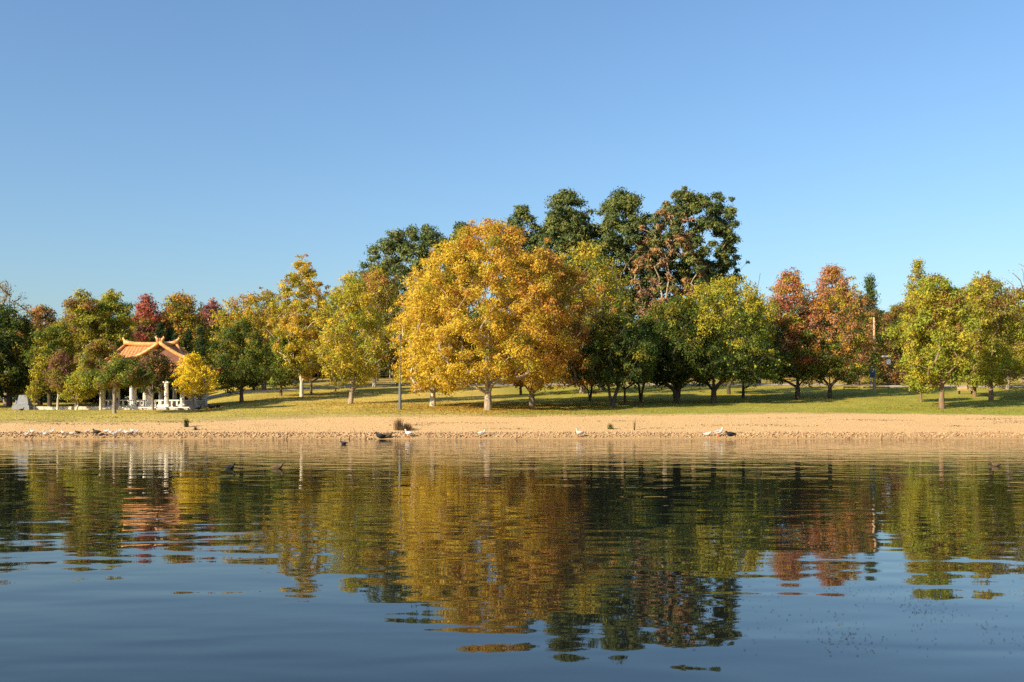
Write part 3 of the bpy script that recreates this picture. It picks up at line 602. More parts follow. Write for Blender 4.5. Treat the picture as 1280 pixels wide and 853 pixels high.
XR = colx[-1]
cb = MB(); cb.box((0, 0, .14), (.56, .56, .28)); cb.tube([(0, 0, .28), (0, 0, 2.4)], [.235, .215], 8); cb.box((0, 0, 2.46), (.54, .54, .16))
cme = cb.mesh('column', stone)
def column(x, y): link('column', cme, PV, L(x, y, fx0))
for x in colx: column(x, 99); column(x, 106.4)
for y in (102.7,): column(XR, y); column(colx[0], y)
# arched lintels
def arch(w_, h, rise, th):
    m = MB(); n_ = 10; vs = []
    for k in range(n_ + 1):
        x = -w_ / 2 + w_ * k / n_; u = 2 * k / n_ - 1; zb_ = rise * math.sqrt(max(0, 1 - u * u)) * .95
        for yy in (-th / 2, th / 2): vs += [(x, yy, zb_), (x, yy, h)]
    fs = []
    for k in range(n_):
        b = k * 4; fs += [(b, b + 4, b + 5, b + 1), (b + 3, b + 7, b + 6, b + 2), (b + 1, b + 5, b + 7, b + 3), (b + 2, b + 6, b + 4, b)]
    return m.add(vs, fs)
zc = fx0 + 2.54
for yy in (99, 106.4):
    for i in range(5):
        w_ = colx[i + 1] - colx[i] - .02
        arch(w_, .95, .55, .3).obj('arched_lintel', greys if yy > 100 else stone, PV, loc=L((colx[i] + colx[i + 1]) / 2, yy, zc))
for xx in (colx[0], XR):
    for ya, yb in ((99, 102.7), (102.7, 106.4)):
        o = arch(yb - ya - .02, .95, .55, .3).obj('arched_lintel', stone, PV, loc=L(xx, (ya + yb) / 2, zc)); o.rotation_euler.z = math.pi / 2
bm_ = MB(); bm_.box(L((colx[0] + XR) / 2, 98.95, zc + 1.1), (XR - colx[0] + .8, .36, .3)); bm_.box(L((colx[0] + XR) / 2, 106.45, zc + 1.1), (XR - colx[0] + .8, .36, .3))
bm_.box(L(XR + .05, 102.7, zc + 1.1), (.36, 7.1, .296)); bm_.box(L(colx[0] - .05, 102.7, zc + 1.1), (.36, 7.1, .296))
bm_.obj('eave_beam', greys, PV)
bk_ = MB()
for k in range(24): bk_.box(L(colx[0] - .3 + k * (XR - colx[0] + .6) / 23, 98.7, zc + 1.36), (.14, .7, .2))
for k in range(20): bk_.box(L(XR + .35, 98.9 + k * .4, zc + 1.36), (.7, .14, .2))
bk_.obj('eave_brackets', board, PV)
# balustrade
def balus(x0, y0, x1, y1, solid=False):
    Ln = math.hypot(x1 - x0, y1 - y0); an = math.atan2(y1 - y0, x1 - x0); c = ((x0 + x1) / 2, (y0 + y1) / 2)
    MB().box((0, 0, .66), (Ln, .2, .12)).obj('handrail', stone, PV, loc=L(*c, fx0)).rotation_euler.z = an
    MB().box((0, 0, .07), (Ln, .18, .14)).obj('bottom_rail', stone, PV, loc=L(*c, fx0)).rotation_euler.z = an
    if solid:
        MB().box((0, 0, .37), (Ln, .12, .46)).obj('parapet_panel', greys, PV, loc=L(*c, fx0)).rotation_euler.z = an
        return
    k = max(1, int(Ln / .42))
    for i in range(k):
        t = (i + .5) / k; o = link('baluster', bal_me, PV, L(x0 + (x1 - x0) * t, y0 + (y1 - y0) * t, fx0)); o.rotation_euler.z = an
bal_me = MB().box((0, 0, .37), (.15, .12, .46)).mesh('baluster', stone)
for i in (0, 1, 2, 3): balus(colx[i] + .29, 99, colx[i + 1] - .29, 99)
balus(colx[4] + .29, 99, colx[5] - .29, 99)
for ya, yb in ((99, 102.7), (102.7, 106.4)): balus(XR, ya + .29, XR, yb - .29, True)
for i in range(5): balus(colx[i] + .29, 106.4, colx[i + 1] - .29, 106.4)
# roof by height function
XE0, XE1, YE0, YE1 = -42.0, -31.35, 97.75, 107.6; ZE, ZRi = 6.02, 8.75; yr = (YE0 + YE1) / 2; hx = 3.2
RX0, RX1 = XE0 + 2.1, XE1 - hx
def gcur(s): return .35 * s + .65 * s ** 1.7
def H1(x, y):
    sy = 1 - np.abs(y - yr) / (yr - YE0); sx = np.where(x < (XE0 + XE1) / 2, (x - XE0) / 2.1, (XE1 - x) / hx)
    s = np.clip(np.minimum(sy, sx), 0, 1); z = ZE + (ZRi - ZE) * gcur(s)
    cr = np.clip(1 - np.abs(sy - sx) * 1.6, 0, 1) * (1 - s) ** 4
    dx = np.minimum(np.abs(x - XE0), np.abs(x - XE1)); dy = np.minimum(np.abs(y - YE0), np.abs(y - YE1))
    z = z + .42 * np.exp(-(dx + dy) * 1.0)
    return z, sy < sx
def roof_grid(fn, x0, x1, y0, y1, stp, keep=None):
    X, Y = np.meshgrid(np.arange(x0, x1 + 1e-6, stp), np.arange(y0, y1 + 1e-6, stp)); Z = fn(X, Y)
    r, c = X.shape; top = np.stack([X - OX, Y - OY, Z - OZ], -1).reshape(-1, 3); bot = top - np.array([0, 0, .16])
    i, j = np.meshgrid(np.arange(r - 1), np.arange(c - 1), indexing='ij'); a = (i * c + j).ravel()
    q = np.stack([a, a + 1, a + c + 1, a + c], -1)
    if keep is not None: q = q[keep(X, Y)[:-1, :-1].ravel()]
    n0 = len(top); q2 = q[:, ::-1] + n0
    ed = []
    idx = np.arange(r * c).reshape(r, c)
    for E in (idx[0], idx[:, -1], idx[-1][::-1], idx[:, 0][::-1]):
        ed += [(E[k + 1], E[k], E[k] + n0, E[k + 1] + n0) for k in range(len(E) - 1)]
    return np.concatenate([top, bot]), np.concatenate([q, q2, np.array(ed)])
def main_fn(X, Y):
    z, fb = H1(X, Y); ph = np.where(fb, X, Y) * 2 * np.pi / .34; al = np.where(fb, np.abs(Y - yr), np.minimum(np.abs(X - XE0), np.abs(X - XE1)))
    return z + .055 * np.maximum(np.cos(ph), -.3) + .02 * ((al / .32) % 1)
V_, Q_ = roof_grid(main_fn, XE0, XE1, YE0, YE1, .068)
rf = link('roof', np_mesh('roof', V_, Q_, tile), PV)
GXc = -35.15; gp = 8.75
def gab_fn(X, Y):
    d = np.abs(X - GXc) / 3.35; z = gp - (gp - 6.9) * (1.35 * d - .35 * d ** 2)
    return z + .05 * np.maximum(np.cos(Y * 2 * np.pi / .34), -.3) + .02 * ((np.abs(X - GXc) / .32) % 1)
V_, Q_ = roof_grid(gab_fn, GXc - 3.35, GXc + 3.35, 99.25, 102.6, .068)
gr = link('gable_roof', np_mesh('gable_roof', V_, Q_, tile), PV)
gv = []; n_ = 16
for k in range(n_ + 1):
    x = GXc - 3.1 + 6.2 * k / n_; zt_ = float(gab_fn(np.array([x]), np.array([99.3]))[0]) - .2; gv += [L(x, 99.6, 6.5), L(x, 99.6, zt_), L(x, 99.75, 6.5), L(x, 99.75, zt_)]
fs = []
for k in range(n_): b = k * 4; fs += [(b, b + 4, b + 5, b + 1), (b + 3, b + 7, b + 6, b + 2), (b + 1, b + 5, b + 7, b + 3)]
MB().add(gv, fs).obj('gable_wall', board, PV)
for sgn in (-1, 1):
    pts_ = [];
    for d in np.linspace(0, 1.04, 12):
        z = gp - (gp - 6.9) * (1.35 * d - .35 * d ** 2) + (.25 * max(0, d - .8) / .24) ; pts_.append(L(GXc + sgn * 3.35 * d, 99.2, z + .12))
    MB().tube(pts_, [.19] * 10 + [.16, .12], 8).obj('verge_ridge', ridge_m, PV, True)
def ridge(pts, r, nm='ridge'): return MB().tube([L(*q) for q in pts], r, 8).obj(nm, ridge_m, PV, True)
ridge([(x, yr, ZRi + .16 + .22 * abs((x - (RX0 + RX1) / 2) / ((RX1 - RX0) / 2)) ** 4) for x in np.linspace(RX0 - .1, RX1 + .1, 11)], .24)
ridge([(GXc, y, gp + .12) for y in np.linspace(99.15, 102.6, 5)], .2)
for (xa, xb) in ((RX1, XE1), (RX0, XE0)):
    for ye in (YE0, YE1):
        q = []
        for s in np.linspace(0, 1.02, 10):
            x = xa + (xb - xa) * s; y = yr + (ye - yr) * s
            q.append((x, y, float(H1(np.array([min(max(x, XE0), XE1)]), np.array([min(max(y, YE0), YE1)]))[0][0]) + .12 + (.12 if s > .98 else 0)))
        ridge(q, .15, 'hip_ridge')
# ridge ornaments
def orn(x, y, z, s):
    m = MB(); m.tube([L(x, y, z - .1), L(x - s * .05, y, z + .25), L(x - s * .22, y, z + .42), L(x - s * .12, y, z + .56)], [.2, .17, .11, .05], 7)
    m.tube([L(x + s * .1, y, z), L(x + s * .2, y, z + .3)], [.12, .05], 6); m.obj('ridge_ornament', ridge_m, PV, True)
orn(RX0, yr, ZRi + .35, 1); orn(RX1, yr, ZRi + .35, -1); orn(GXc - .15, 99.25, gp + .25, 1); orn(GXc + .2, 99.35, gp + .2, -1)
for x in (XE0, XE1):
    orn(x + (.5 if x < -36 else -.5), YE0 + .7, 6.75, 1)
MB().box(L((XE0 + XE1) / 2, yr, ZE - .02), (XE1 - XE0 - 1.2, YE1 - YE0 - 1.2, .1)).obj('ceiling', soff, PV)

# low wall of pale blocks left of the pavilion
blk = mat('pale_block', (.50, .46, .38), .85, .2, var=.15, scale=3)
LW = thing('low_stone_wall', (xat(90, 97.2), 98.6, gz(xat(90, 97.2), 98.6)), 'low pale stone wall running left from the pavilion to the monument', 'wall')
bme = MB().box((0, 0, .17), (.92, .4, .34)).mesh('stone_block', blk)
for k in range(10):
    o = link('stone_block', bme, LW, ((k - 5) * .95, .01 * (k % 3), -.02 + .012 * (k % 2)))
    o.rotation_euler.z = .01 * ((k * 7) % 3 - 1)
# monument
gran = mat('granite', (.19, .20, .215), .7, .3, var=.2, scale=6, bump=.01)  # stone colour lowered to stand in for tree shade on the monument
mx, my = xat(27.5, 98), 98.3; mz = gz(mx, my)
M_ = thing('stone_monument', (mx, my, mz), 'grey granite monument block on a stepped plinth at the lawn edge', 'monument')
MB().box((0, 0, .22), (1.75, 1.3, .44), .94).obj('plinth', gran, M_)
MB().box((0, 0, .505), (1.35, 1.0, .13)).obj('plinth_step', gran, M_)
m = MB(); m.box((.08, 0, .97), (1.15, .8, .8), .72); m.box((.08, 0, 1.41), (.84, .6, .09), .9); m.obj('inscription_block', gran, M_)
m = MB(); m.tube([(-.72, 0, .44), (-.78, 0, .62), (-.66, 0, .78), (-.76, 0, .92)], [.14, .13, .1, .07], 8); m.obj('carved_figure', gran, M_, True)
# black sign board next to the dark maple trunk
blackm = mat('black_metal', (.02, .02, .022), .45, .4, var=.2, scale=5)
x, y = xat(146.3, 97), 97.0
D_ = thing('notice_board', (x, y, gz(x, y)), 'narrow black upright panel beside the dark maple trunk', 'sign')
MB().box((0, 0, .62), (.2, .12, 1.16)).obj('panel', blackm, D_); MB().box((0, 0, .03), (.3, .2, .06)).obj('foot', blackm, D_)
# stone bench at the pavilion steps
for px, py, wd, lab in ((185, 513.2, 1.7, 'long low stone bench in front of the pavilion columns'), (222, 512, 2.4, 'pale low stone slab seat by the pavilion steps')):
    x, y = xat(px, 96.6), 96.6
    B_ = thing('stone_bench', (x, y, gz(x, y)), lab, 'bench')
    MB().box((0, 0, .26), (wd, .45, .1)).obj('seat', stone, B_)
    for s in (-1, 1): MB().box((s * (wd / 2 - .25), 0, .1), (.2, .36, .21)).obj('leg', greys, B_)

# ------------------------------------------------------------------ lamps, poles, signs
polem = mat('grey_green_paint', (.10, .11, .11), .5, .4, var=.15, scale=4)
x, y = at(500, 512.5)
LP = thing('lamp_post', (x, y, gz(x, y)), 'tall slim grey lamp post with thicker lower shaft standing left of the golden tree', 'lamp post')
hz = zat(425, y) - gz(x, y)
MB().tube([(0, 0, 0), (0, 0, .12), (0, 0, .13), (0, 0, 2.5), (0, 0, 2.62)], [.2, .2, .15, .14, .07], 12).obj('shaft_base', polem, LP)
MB().tube([(0, 0, 2.6), (0, 0, hz)], [.045, .035], 10).obj('pole', polem, LP)
MB().tube([(0, 0, hz), (0, 0, hz + .1), (0, 0, hz + .45), (0, 0, hz + .52)], [.06, .13, .17, .04], 12).obj('lantern', polem, LP)
for px, tp, lab in ((487.3, 452, 'small distant lamp post with pale head, left one of two behind the tall lamp'), (491, 457, 'small distant post, right one of two behind the tall lamp')):
    x, y = at(px, 479); h = zat(tp, y) - gz(x, y)
    o = thing('small_lamp_post', (x, y, gz(x, y)), lab, 'lamp post')
    MB().tube([(0, 0, 0), (0, 0, h)], .06, 8).obj('pole', greys, o); MB().tube([(0, 0, h), (0, 0, h + .15), (0, 0, h + .5)], [.08, .22, .18], 10).obj('lantern', stone, o)
wood = mat('weathered_wood', (.42, .26, .13), .85, .2, rgb2=(.55, .37, .2), scale=3, stretch=(1, 1, .2))
x, y = xat(1093, 124), 124.; h = zat(397, y) - gz(x, y)
o = thing('wooden_pole', (x, y, gz(x, y)), 'tall bare wooden pole among the dark trees on the right', 'pole')
MB().tube([(0, 0, -.2), (0, 0, h * .5), (-.06, 0, h)], [.19, .16, .12], 10).obj('shaft', wood, o); MB().tube([(0, 0, h - .6), (0, 0, h - .45)], .15, 10).obj('metal_band', greys, o)
blue = mat('blue_sign_paint', (.03, .075, .15), .5, .4, var=.1, scale=3); white = mat('white_paint', (.8, .8, .78), .5, .4, var=.04, scale=3)
x, y = xat(1090.5, y - .9), y - .9; zz = zat(464, y) - gz(x, y)
o = thing('blue_sign', (x, y, gz(x, y)), 'small blue sign with white mark on posts in front of the wooden pole', 'sign')
MB().box((0, 0, zz), (.62, .05, 1.5)).obj('panel', blue, o); MB().box((0, -.035, zz + .1), (.2, .02, .5)).obj('white_mark', white, o)
for s in (-1, 1): MB().tube([(s * .26, .05, 0), (s * .26, .05, zz + .7)], .035, 6).obj('post', greys, o)
x, y = xat(1110, 127), 127.; z1 = zat(446.5, y) - gz(x, y)
o = thing('white_panel_lamp', (x, y, gz(x, y)), 'white flat panel and box on a thin post right of the wooden pole', 'lamp post')
MB().tube([(0, 0, 0), (0, 0, z1)], .04, 8).obj('pole', polem, o)
MB().box((-.2, 0, z1 + .08), (1.0, .5, .2)).obj('top_panel', white, o); MB().box((.02, -.12, z1 - .62), (.5, .22, .6)).obj('control_box', white, o)
# low timber rail on the right lawn
x0, y0 = at(1055, 487.5); x1, y1 = at(1112, 488)
o = thing('low_timber_rail', (x0, y0, gz(x0, y0)), 'long low timber rail in the shade below the wooden pole', 'fence')
MB().tube([(0, 0, .35), (x1 - x0, y1 - y0, gz(x1, y1) - gz(x0, y0) + .35)], .09, 8).obj('rail', wood, o)
for k in range(4):
    t = k / 3; xx, yy = x0 + (x1 - x0) * t, y0 + (y1 - y0) * t
    MB().tube([(xx - x0, yy - y0, gz(xx, yy) - gz(x0, y0) - .1), (xx - x0, yy - y0, gz(xx, yy) - gz(x0, y0) + .45)], .08, 8).obj('post', wood, o)
x, y = at(1207, 493)
o = thing('park_bench', (x, y, gz(x, y)), 'low timber bench between two trunks on the right lawn', 'bench')
MB().box((0, 0, .45), (1.8, .45, .06)).obj('seat', wood, o); MB().box((0, .22, .72), (1.8, .05, .3)).obj('backrest', wood, o)
for s in (-1, 1): MB().box((s * .75, 0, .21), (.07, .4, .42)).obj('leg', blackm, o)

# ------------------------------------------------------------------ shore stones, pebbles, leaves, grass
rng = np.random.RandomState(77)
ico = np.array([(0, 0, 1), (.9, 0, .42), (.28, .86, .42), (-.73, .53, .42), (-.73, -.53, .42), (.28, -.86, .42), (.73, .53, -.42), (-.28, .86, -.42), (-.9, 0, -.42), (-.28, -.86, -.42), (.73, -.53, -.42), (0, 0, -1)])
icf = np.array([(0, 1, 2), (0, 2, 3), (0, 3, 4), (0, 4, 5), (0, 5, 1), (1, 6, 2), (2, 7, 3), (3, 8, 4), (4, 9, 5), (5, 10, 1), (2, 6, 7), (3, 7, 8), (4, 8, 9), (5, 9, 10), (1, 10, 6), (11, 7, 6), (11, 8, 7), (11, 9, 8), (11, 10, 9), (11, 6, 10)])
stone_tint = attr_mat('stone_tint', trans=0, rough=.9, spec=.15, bump=.02, nscale=14, nvar=.15)
def stones(name, X, Y, S_, cols, sink=.3, flat=.65):
    n_ = len(X); Z = ground_z(X, Y)
    th = rng.uniform(0, 6.28, n_); sc = S_[:, None] * rng.uniform(.7, 1.3, (n_, 3)) * np.array([1.1, .9, flat])
    v = ico[None] * (1 + .22 * rng.normal(size=(n_, 12, 1))) * sc[:, None]
    c, s = np.cos(th)[:, None], np.sin(th)[:, None]
    v = np.stack([v[..., 0] * c - v[..., 1] * s, v[..., 0] * s + v[..., 1] * c, v[..., 2]], -1)
    v += np.stack([X, Y, Z + S_ * flat * (1 - sink) * .6], -1)[:, None]
    q = (icf[None] + (np.arange(n_) * 12)[:, None, None]).reshape(-1, 3)
    return tag(link(name, np_mesh(name, v.reshape(-1, 3), q, stone_tint, np.repeat(cols, 12, 0), nper=3)), kind='stuff')
def scols(n_, base, v=.25):
    c = np.array(base)[None] * rng.uniform(1 - v, 1 + v, (n_, 1)) * rng.uniform(.93, 1.07, (n_, 3)); return c
n_ = 8500
Y = 74.0 + np.abs(rng.beta(1.6, 1.8, n_)) * 2.3; X = rng.uniform(-58, 58, n_)
tag(stones('shore_stones', X, Y, rng.uniform(.025, .075, n_) * rng.uniform(.8, 1.6, n_), scols(n_, (.33, .215, .12), .45)), 'band of small brown stones lining the waterline', 'stones')
n_ = 5000
Y = 76 + rng.rand(n_) ** 1.2 * 12; X = rng.uniform(-58, 58, n_)
tag(stones('beach_pebbles', X, Y, rng.uniform(.02, .06, n_), scols(n_, (.42, .29, .17), .4)), 'scattered pebbles over the sandy beach', 'pebbles')
# fallen leaves
def flat_bits(name, X, Y, s, cols, lift=.03, m=leaf_m, water=False):
    n_ = len(X); Z = ground_z(X, Y) + lift if not water else np.full(n_, .006)
    th = rng.uniform(0, 6.28, n_); a = np.stack([np.cos(th), np.sin(th), rng.normal(size=n_) * (.02 if water else .25)], -1) * s[:, None]; b = np.stack([-np.sin(th), np.cos(th), rng.normal(size=n_) * (.02 if water else .25)], -1) * s[:, None] * .6
    P = np.stack([X, Y, Z], -1); v = np.stack([P - a, P - b, P + a, P + b], 1).reshape(-1, 3)
    return tag(link(name, np_mesh(name, v, np.arange(4 * n_).reshape(-1, 4), m, np.repeat(cols, 4, 0))), kind='stuff')
def under(px, by, spread, cnt):
    x, y = at(px, by); return np.stack([x + rng.normal(size=cnt) * spread, y + rng.normal(size=cnt) * spread * .7], -1)
P_ = np.concatenate([under(610, 511, 7, 9000), under(541, 508, 4.5, 2200), under(665, 508, 5.5, 3000), under(438, 505, 4, 1500), under(377, 496, 4, 900), under(242, 512, 1.5, 400), under(1177, 510, 4, 700), under(1000, 497, 7, 800), under(470, 490, 9, 1500), under(900, 484, 14, 1800), under(1060, 482, 12, 1500)])
P_ = P_[P_[:, 1] > 86.5]
pc = np.array([YEL, GOLD, ORANGE, BROWN])[rng.choice(4, len(P_), p=[.3, .3, .15, .25])] * rng.uniform(.6, 1.1, (len(P_), 1))
tag(flat_bits('fallen_leaves', P_[:, 0], P_[:, 1], rng.uniform(.05, .11, len(P_)), pc), 'yellow and brown leaves scattered on the lawn under the golden trees', 'fallen leaves')
n_ = 1500
Yw = 1244 * 2.2 / (rng.uniform(728, 815, n_) - 512 + rng.normal(size=n_) * 6); pxw = rng.normal(1110, 105, n_)
cl = np.sin(Yw * 2.1 + pxw * .03) + np.sin(pxw * .06 + 1.3) + rng.normal(size=n_) * .8 > .35; Yw, pxw = Yw[cl], pxw[cl]
fc = np.array([(.03, .035, .02), (.06, .05, .025), (.05, .03, .03)])[rng.choice(3, len(Yw))]
tag(flat_bits('floating_leaves', (pxw - 640) / F * Yw, Yw, rng.uniform(.005, .017, len(Yw)), fc, water=True), 'dark leaves and weed specks floating on the water at lower right', 'floating leaves')
X = np.concatenate([rng.normal(c, 1.3, 60) for c in rng.uniform(-50, 50, 26)]); Y = np.concatenate([rng.normal(c, .22, 60) for c in rng.uniform(77.5, 86, 26)])
tag(flat_bits('beach_debris', X, Y, rng.uniform(.03, .10, len(X)), np.array((.17, .11, .06))[None] * rng.uniform(.5, 1.3, (len(X), 1))), 'dry twigs and leaf debris drifted on the sand', 'debris')
# grass blades
n_ = 60000
X = rng.uniform(-60, 60, n_); Y = 81 + rng.rand(n_) ** 1.3 * 34; pxv = 640 + X / Y * F
bd = bnd(pxv, X, Y)
k = Y > bd + rng.uniform(-1.0, 2.5, n_) ; X, Y, pxv, bd = X[k], Y[k], pxv[k], bd[k]; n_ = len(X)
gg = np.clip(np.interp(pxv, [0, 200, 300, 400, 600, 650, 760, 1000, 1150, 1280], [.35, .25, .5, .3, .15, .75, .8, .75, 1, .85]) * np.clip((Y - bd - .6) / 2, 0, 1) + rng.normal(size=n_) * .15, 0, 1)[:, None]
gcol = (np.array((.33, .26, .10)) * (1 - gg) + np.array((.13, .20, .035)) * gg) * rng.uniform(.7, 1.25, (n_, 1))
th = rng.uniform(0, 6.28, n_); hgt = rng.uniform(.04, .10, n_); wd = rng.uniform(.015, .04, n_)
P0 = np.stack([X, Y, ground_z(X, Y) - .01], -1); A_ = np.stack([np.cos(th) * wd, np.sin(th) * wd, 0 * th], -1); U = np.stack([rng.normal(size=n_) * .03, rng.normal(size=n_) * .03, hgt], -1)
tag(link('grass', np_mesh('grass', np.stack([P0 - A_, P0 + A_, P0 + U], 1).reshape(-1, 3), np.arange(3 * n_).reshape(-1, 3), leaf_m, np.repeat(gcol, 3, 0), nper=3)), 'short dry and green grass blades over the lawn', 'grass', kind='stuff')
def tuft(name, label, px, py, h, wd_, cnt, colr, cat='grass tuft'):
    x, y = at(px, py); vs = []; fs = []; cs = []
    for k in range(cnt):
        bx, by_ = rng.normal() * wd_ * .35, rng.normal() * wd_ * .35; t = rng.uniform(0, 6.28); L_ = h * rng.uniform(.55, 1.1); o = rng.uniform(.1, .45) * L_
        ww = .018; c, s = math.cos(t), math.sin(t); b = len(vs)
        vs += [(bx - s * ww, by_ + c * ww, 0), (bx + s * ww, by_ - c * ww, 0), (bx + c * o * .4 + s * ww * .8, by_ + s * o * .4 - c * ww * .8, L_ * .6), (bx + c * o * .4 - s * ww * .8, by_ + s * o * .4 + c * ww * .8, L_ * .6), (bx + c * o, by_ + s * o, L_), (bx + c * o + .003, by_ + s * o, L_)]
        fs += [(b, b + 1, b + 2, b + 3), (b + 3, b + 2, b + 5, b + 4)]; cc = np.array(colr) * rng.uniform(.6, 1.2); cs += [cc] * 6
    me = np_mesh(name, np.array(vs), np.array(fs), leaf_m, np.array(cs)); o = link(name, me, None, (x, y, gz(x, y))); return tag(o, label, cat)
tuft('reed_tuft', 'taller dry reed tuft on the beach below the lamp post', 498, 538, .95, .35, 130, (.20, .14, .07))
tuft('reed_tuft', 'lower wider dry reed tuft right of the taller one below the lamp post', 509, 538.5, .6, .55, 170, (.17, .11, .06))
tuft('reed_tuft', 'lone dark green tuft on the beach below the yellow ginkgo', 233, 534, .75, .2, 90, (.09, .09, .03))
tuft('beach_weed', 'small green weed on the bare beach below the V stemmed tree', 763, 537, .5, .3, 70, (.14, .15, .04), 'weed')
tuft('beach_weed', 'thin single tall weed on the beach right of the small green weed', 793, 538, 1.1, .08, 14, (.25, .18, .09), 'weed')
tuft('beach_weed', 'tiny weed on the beach below and right of the lone tuft', 244, 538, .3, .18, 40, (.12, .10, .05), 'weed')

# ------------------------------------------------------------------ birds
def fm(name, c, r=.7): return mat(name, c, r, .2, var=.12, scale=20)
featherw = fm('white_feathers', (.58, .56, .53)); featherg = fm('grey_feathers', (.32, .33, .35)); featherk = fm('black_feathers', (.018, .018, .022)); featherb = fm('brown_feathers', (.11, .075, .045))
beakr = fm('red_beak', (.45, .07, .03), .4); beakd = fm('dark_beak', (.06, .05, .04), .4)
def bird(kind, name, label, x, y, z, face, s=1.0, cat='bird', group=None, float_=False, rest=False):
    """a bird with body, neck and head as one lofted surface; wings, beak, tail and legs are its parts; facing +X before turning"""
    body, wing, bk2 = {'gull': (featherw, featherg, beakr), 'dark': (featherk, featherk, beakr), 'duck': (featherb, featherb, beakd), 'black': (featherk, featherk, beakd), 'white': (featherw, featherw, beakr)}[kind]
    o = thing(name, (x, y, z), label, cat, group, face); o.scale = (s, s, s)
    leg = 0 if (float_ or rest) else .13; b = leg + (.055 if float_ else .07)
    nk = {'gull': .10, 'white': .10, 'dark': .10, 'duck': .06, 'black': .05}[kind] * (.35 if rest else 1)
    P = [(-.20, 0, b + .035), (-.13, 0, b + .04), (-.04, 0, b + .035), (.06, 0, b + .04), (.13, 0, b + .065), (.165, 0, b + .11), (.175, 0, b + .11 + nk * .6), (.19, 0, b + .12 + nk), (.225, 0, b + .125 + nk), (.25, 0, b + .12 + nk)]
    R_ = [.012, .06, .098, .10, .08, .05, .034, .042, .038, .014]
    MB().tube(P, R_, 10, sq=.92).obj('body', body, o, True)
    for sgn in (-1, 1):
        MB().tube([(.08, sgn * .07, b + .07), (-.04, sgn * .085, b + .07), (-.16, sgn * .05, b + .06), (-.24, sgn * .02, b + .05)], [.02, .05, .035, .008], 7, sq=.35).obj('wing', wing, o, True)
    MB().tube([(-.16, 0, b + .045), (-.27, 0, b + .05)], [.045, .02], 6, sq=.3).obj('tail', wing, o)
    MB().tube([(.245, 0, b + .12 + nk), (.30, 0, b + .108 + nk)], [.014, .004], 6).obj('beak', bk2, o)
    if leg:
        for sgn in (-1, 1):
            m = MB(); m.tube([(.01, sgn * .035, b - .03), (.0, sgn * .035, .06), (.005, sgn * .035, .0)], .008, 5)
            for t in (-.4, 0, .4): m.tube([(.0, sgn * .035, .006), (.05 * math.cos(t), sgn * .035 + .05 * math.sin(t), .004)], .006, 4)
            m.obj('leg', bk2, o)
    return o
# along the waterline at the left
shore = [(33, 'gull', 'grey winged gull, leftmost on the waterline', 0), (41, 'white', 'white gull, second from the left end of the shore flock', 180), (52, 'gull', 'grey winged gull left of the group below the low wall', 20), (57, 'white', 'white gull right beside the third gull of the flock', 200),
         (65, 'gull', 'grey winged gull below the bronze tree', 0), (79, 'gull', 'hunched gull below and right of the bronze tree', 160), (90, 'white', 'white gull below the small yellow green tree', 10), (97, 'dark', 'black crouching waterbird in the shore flock left half', 180),
         (109, 'white', 'white gull left of the upright black bird', 30), (117, 'duck', 'brown bird just left of the upright black bird', 0), (121, 'black', 'upright black waterbird with raised neck at the waterline', 170), (133, 'white', 'bright white gull right of the upright black bird', 0),
         (139, 'gull', 'grey winged gull below the stout maple trunk', 190), (143, 'white', 'white gull standing lowest, near the water below the maple', 20), (149, 'gull', 'grey winged gull in the right half of the shore flock', 0), (158, 'white', 'white gull left of the dark duck at the flock right end', 170),
         (163, 'duck', 'dark duck at the right end of the shore flock', 0), (166, 'white', 'bright white gull behind the dark duck', 180), (170, 'gull', 'last gull at the right end of the shore flock', 10)]
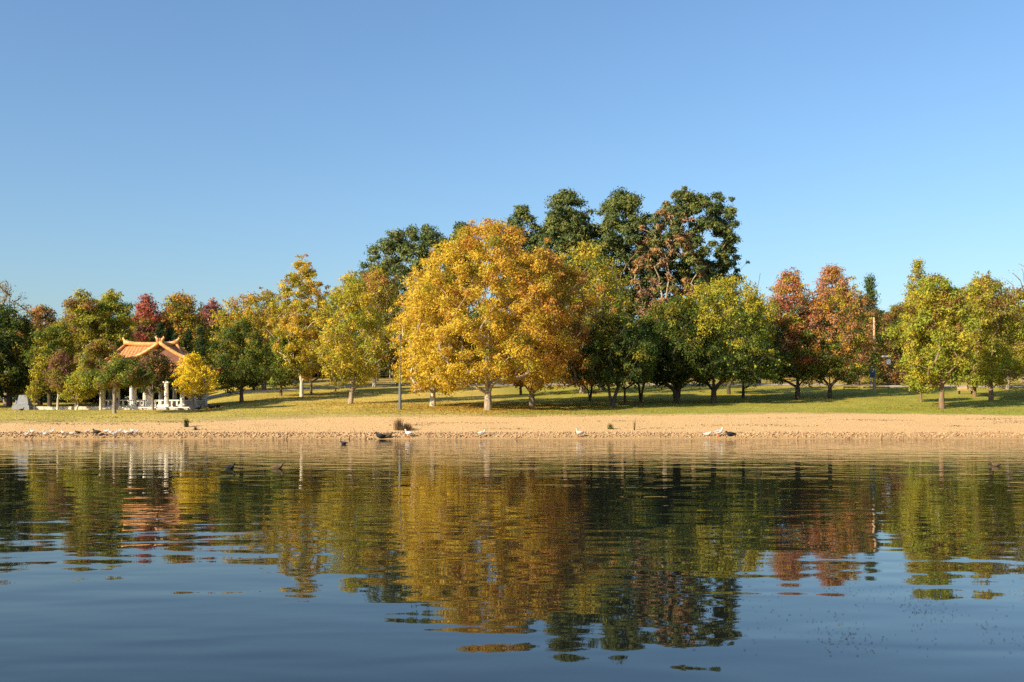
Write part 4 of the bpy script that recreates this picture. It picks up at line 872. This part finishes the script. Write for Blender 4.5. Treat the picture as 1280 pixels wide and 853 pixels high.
for i, (px, kd, lab, fa) in enumerate(shore):
    yy = 74.35 + .9 * ((i * 37) % 10) / 10; x = xat(px, yy)
    bird(kd, {'gull': 'gull', 'white': 'gull', 'dark': 'waterhen', 'duck': 'duck', 'black': 'cormorant'}[kd], lab, x, yy, max(gz(x, yy), .02) + .03, math.radians(fa), .85 if kd != 'black' else 1.4, group='birds resting along the left waterline', rest=(kd == 'dark'))
for px, py, kd, lab, fa, s, rs, yy in ((602, 0, 'white', 'lone white gull at the waterline below the great golden tree', 20, 1.3, False, 74.2), (511, 0, 'white', 'lone white gull at the waterline right of the reed tufts', 170, 1.3, False, 74.3),
                                 (725, 0, 'white', 'lone white gull at the waterline below the dark pines', 200, 1.4, False, 74.1), (884, 0, 'white', 'pale gull lying left of the two dark birds on the right shore', 0, 1.2, True, 74.6),
                                 (898, 0, 'gull', 'hunched dark grey bird, left of the pair on the right shore', 0, 1.5, False, 74.4), (913, 0, 'black', 'black bird, right of the pair on the right shore', 190, 1.6, True, 74.5),
                                 (476, 0, 'dark', 'dark duck sleeping on the waterline, left of two', 180, 1.8, True, 74.1), (484, 0, 'duck', 'dark duck sleeping on the waterline, right of two', 0, 1.8, True, 74.2)):
    x = xat(px, yy); bird(kd, 'gull' if kd in ('gull', 'white') else 'duck', lab, x, yy, max(gz(x, yy), .02) + .03, math.radians(fa), s, rest=rs)
for px, py, fa, s, lab in ((219, 512.5, 180, 1.3, 'black bird on the grass below the pavilion steps'), (248, 514.5, 0, 1.2, 'small black bird on the grass right of the ginkgo trunk'), (264, 513.5, 180, 1.4, 'larger black bird walking on the grass, left of a close pair'), (272, 512, 0, 1.3, 'black bird on the grass, right of a close pair'), (27, 515.5, 0, 1.0, 'small black bird on the grass below the monument')):
    x, y = at(px, py); bird('dark', 'waterhen', lab, x, y, gz(x, y), math.radians(fa), s, group='dark birds feeding on the grass')
for px, py, s, lab, fa, kd in ((287, 586, .85, 'dark duck swimming, left of the two on the lake', 0, 'black'), (347, 586, .9, 'brown duck swimming with raised neck, right of the two on the lake', 0, 'duck'), (1245, 583, .8, 'small dark duck swimming far to the right', 180, 'duck'), (430, 555.5, 1.0, 'low dark duck floating near the far shore', 180, 'black')):
    yy = F * CAMH / (py - HOR); bird(kd, 'duck', lab, xat(px, yy), yy, -.02, math.radians(fa), s, float_=True, rest=(px == 430))
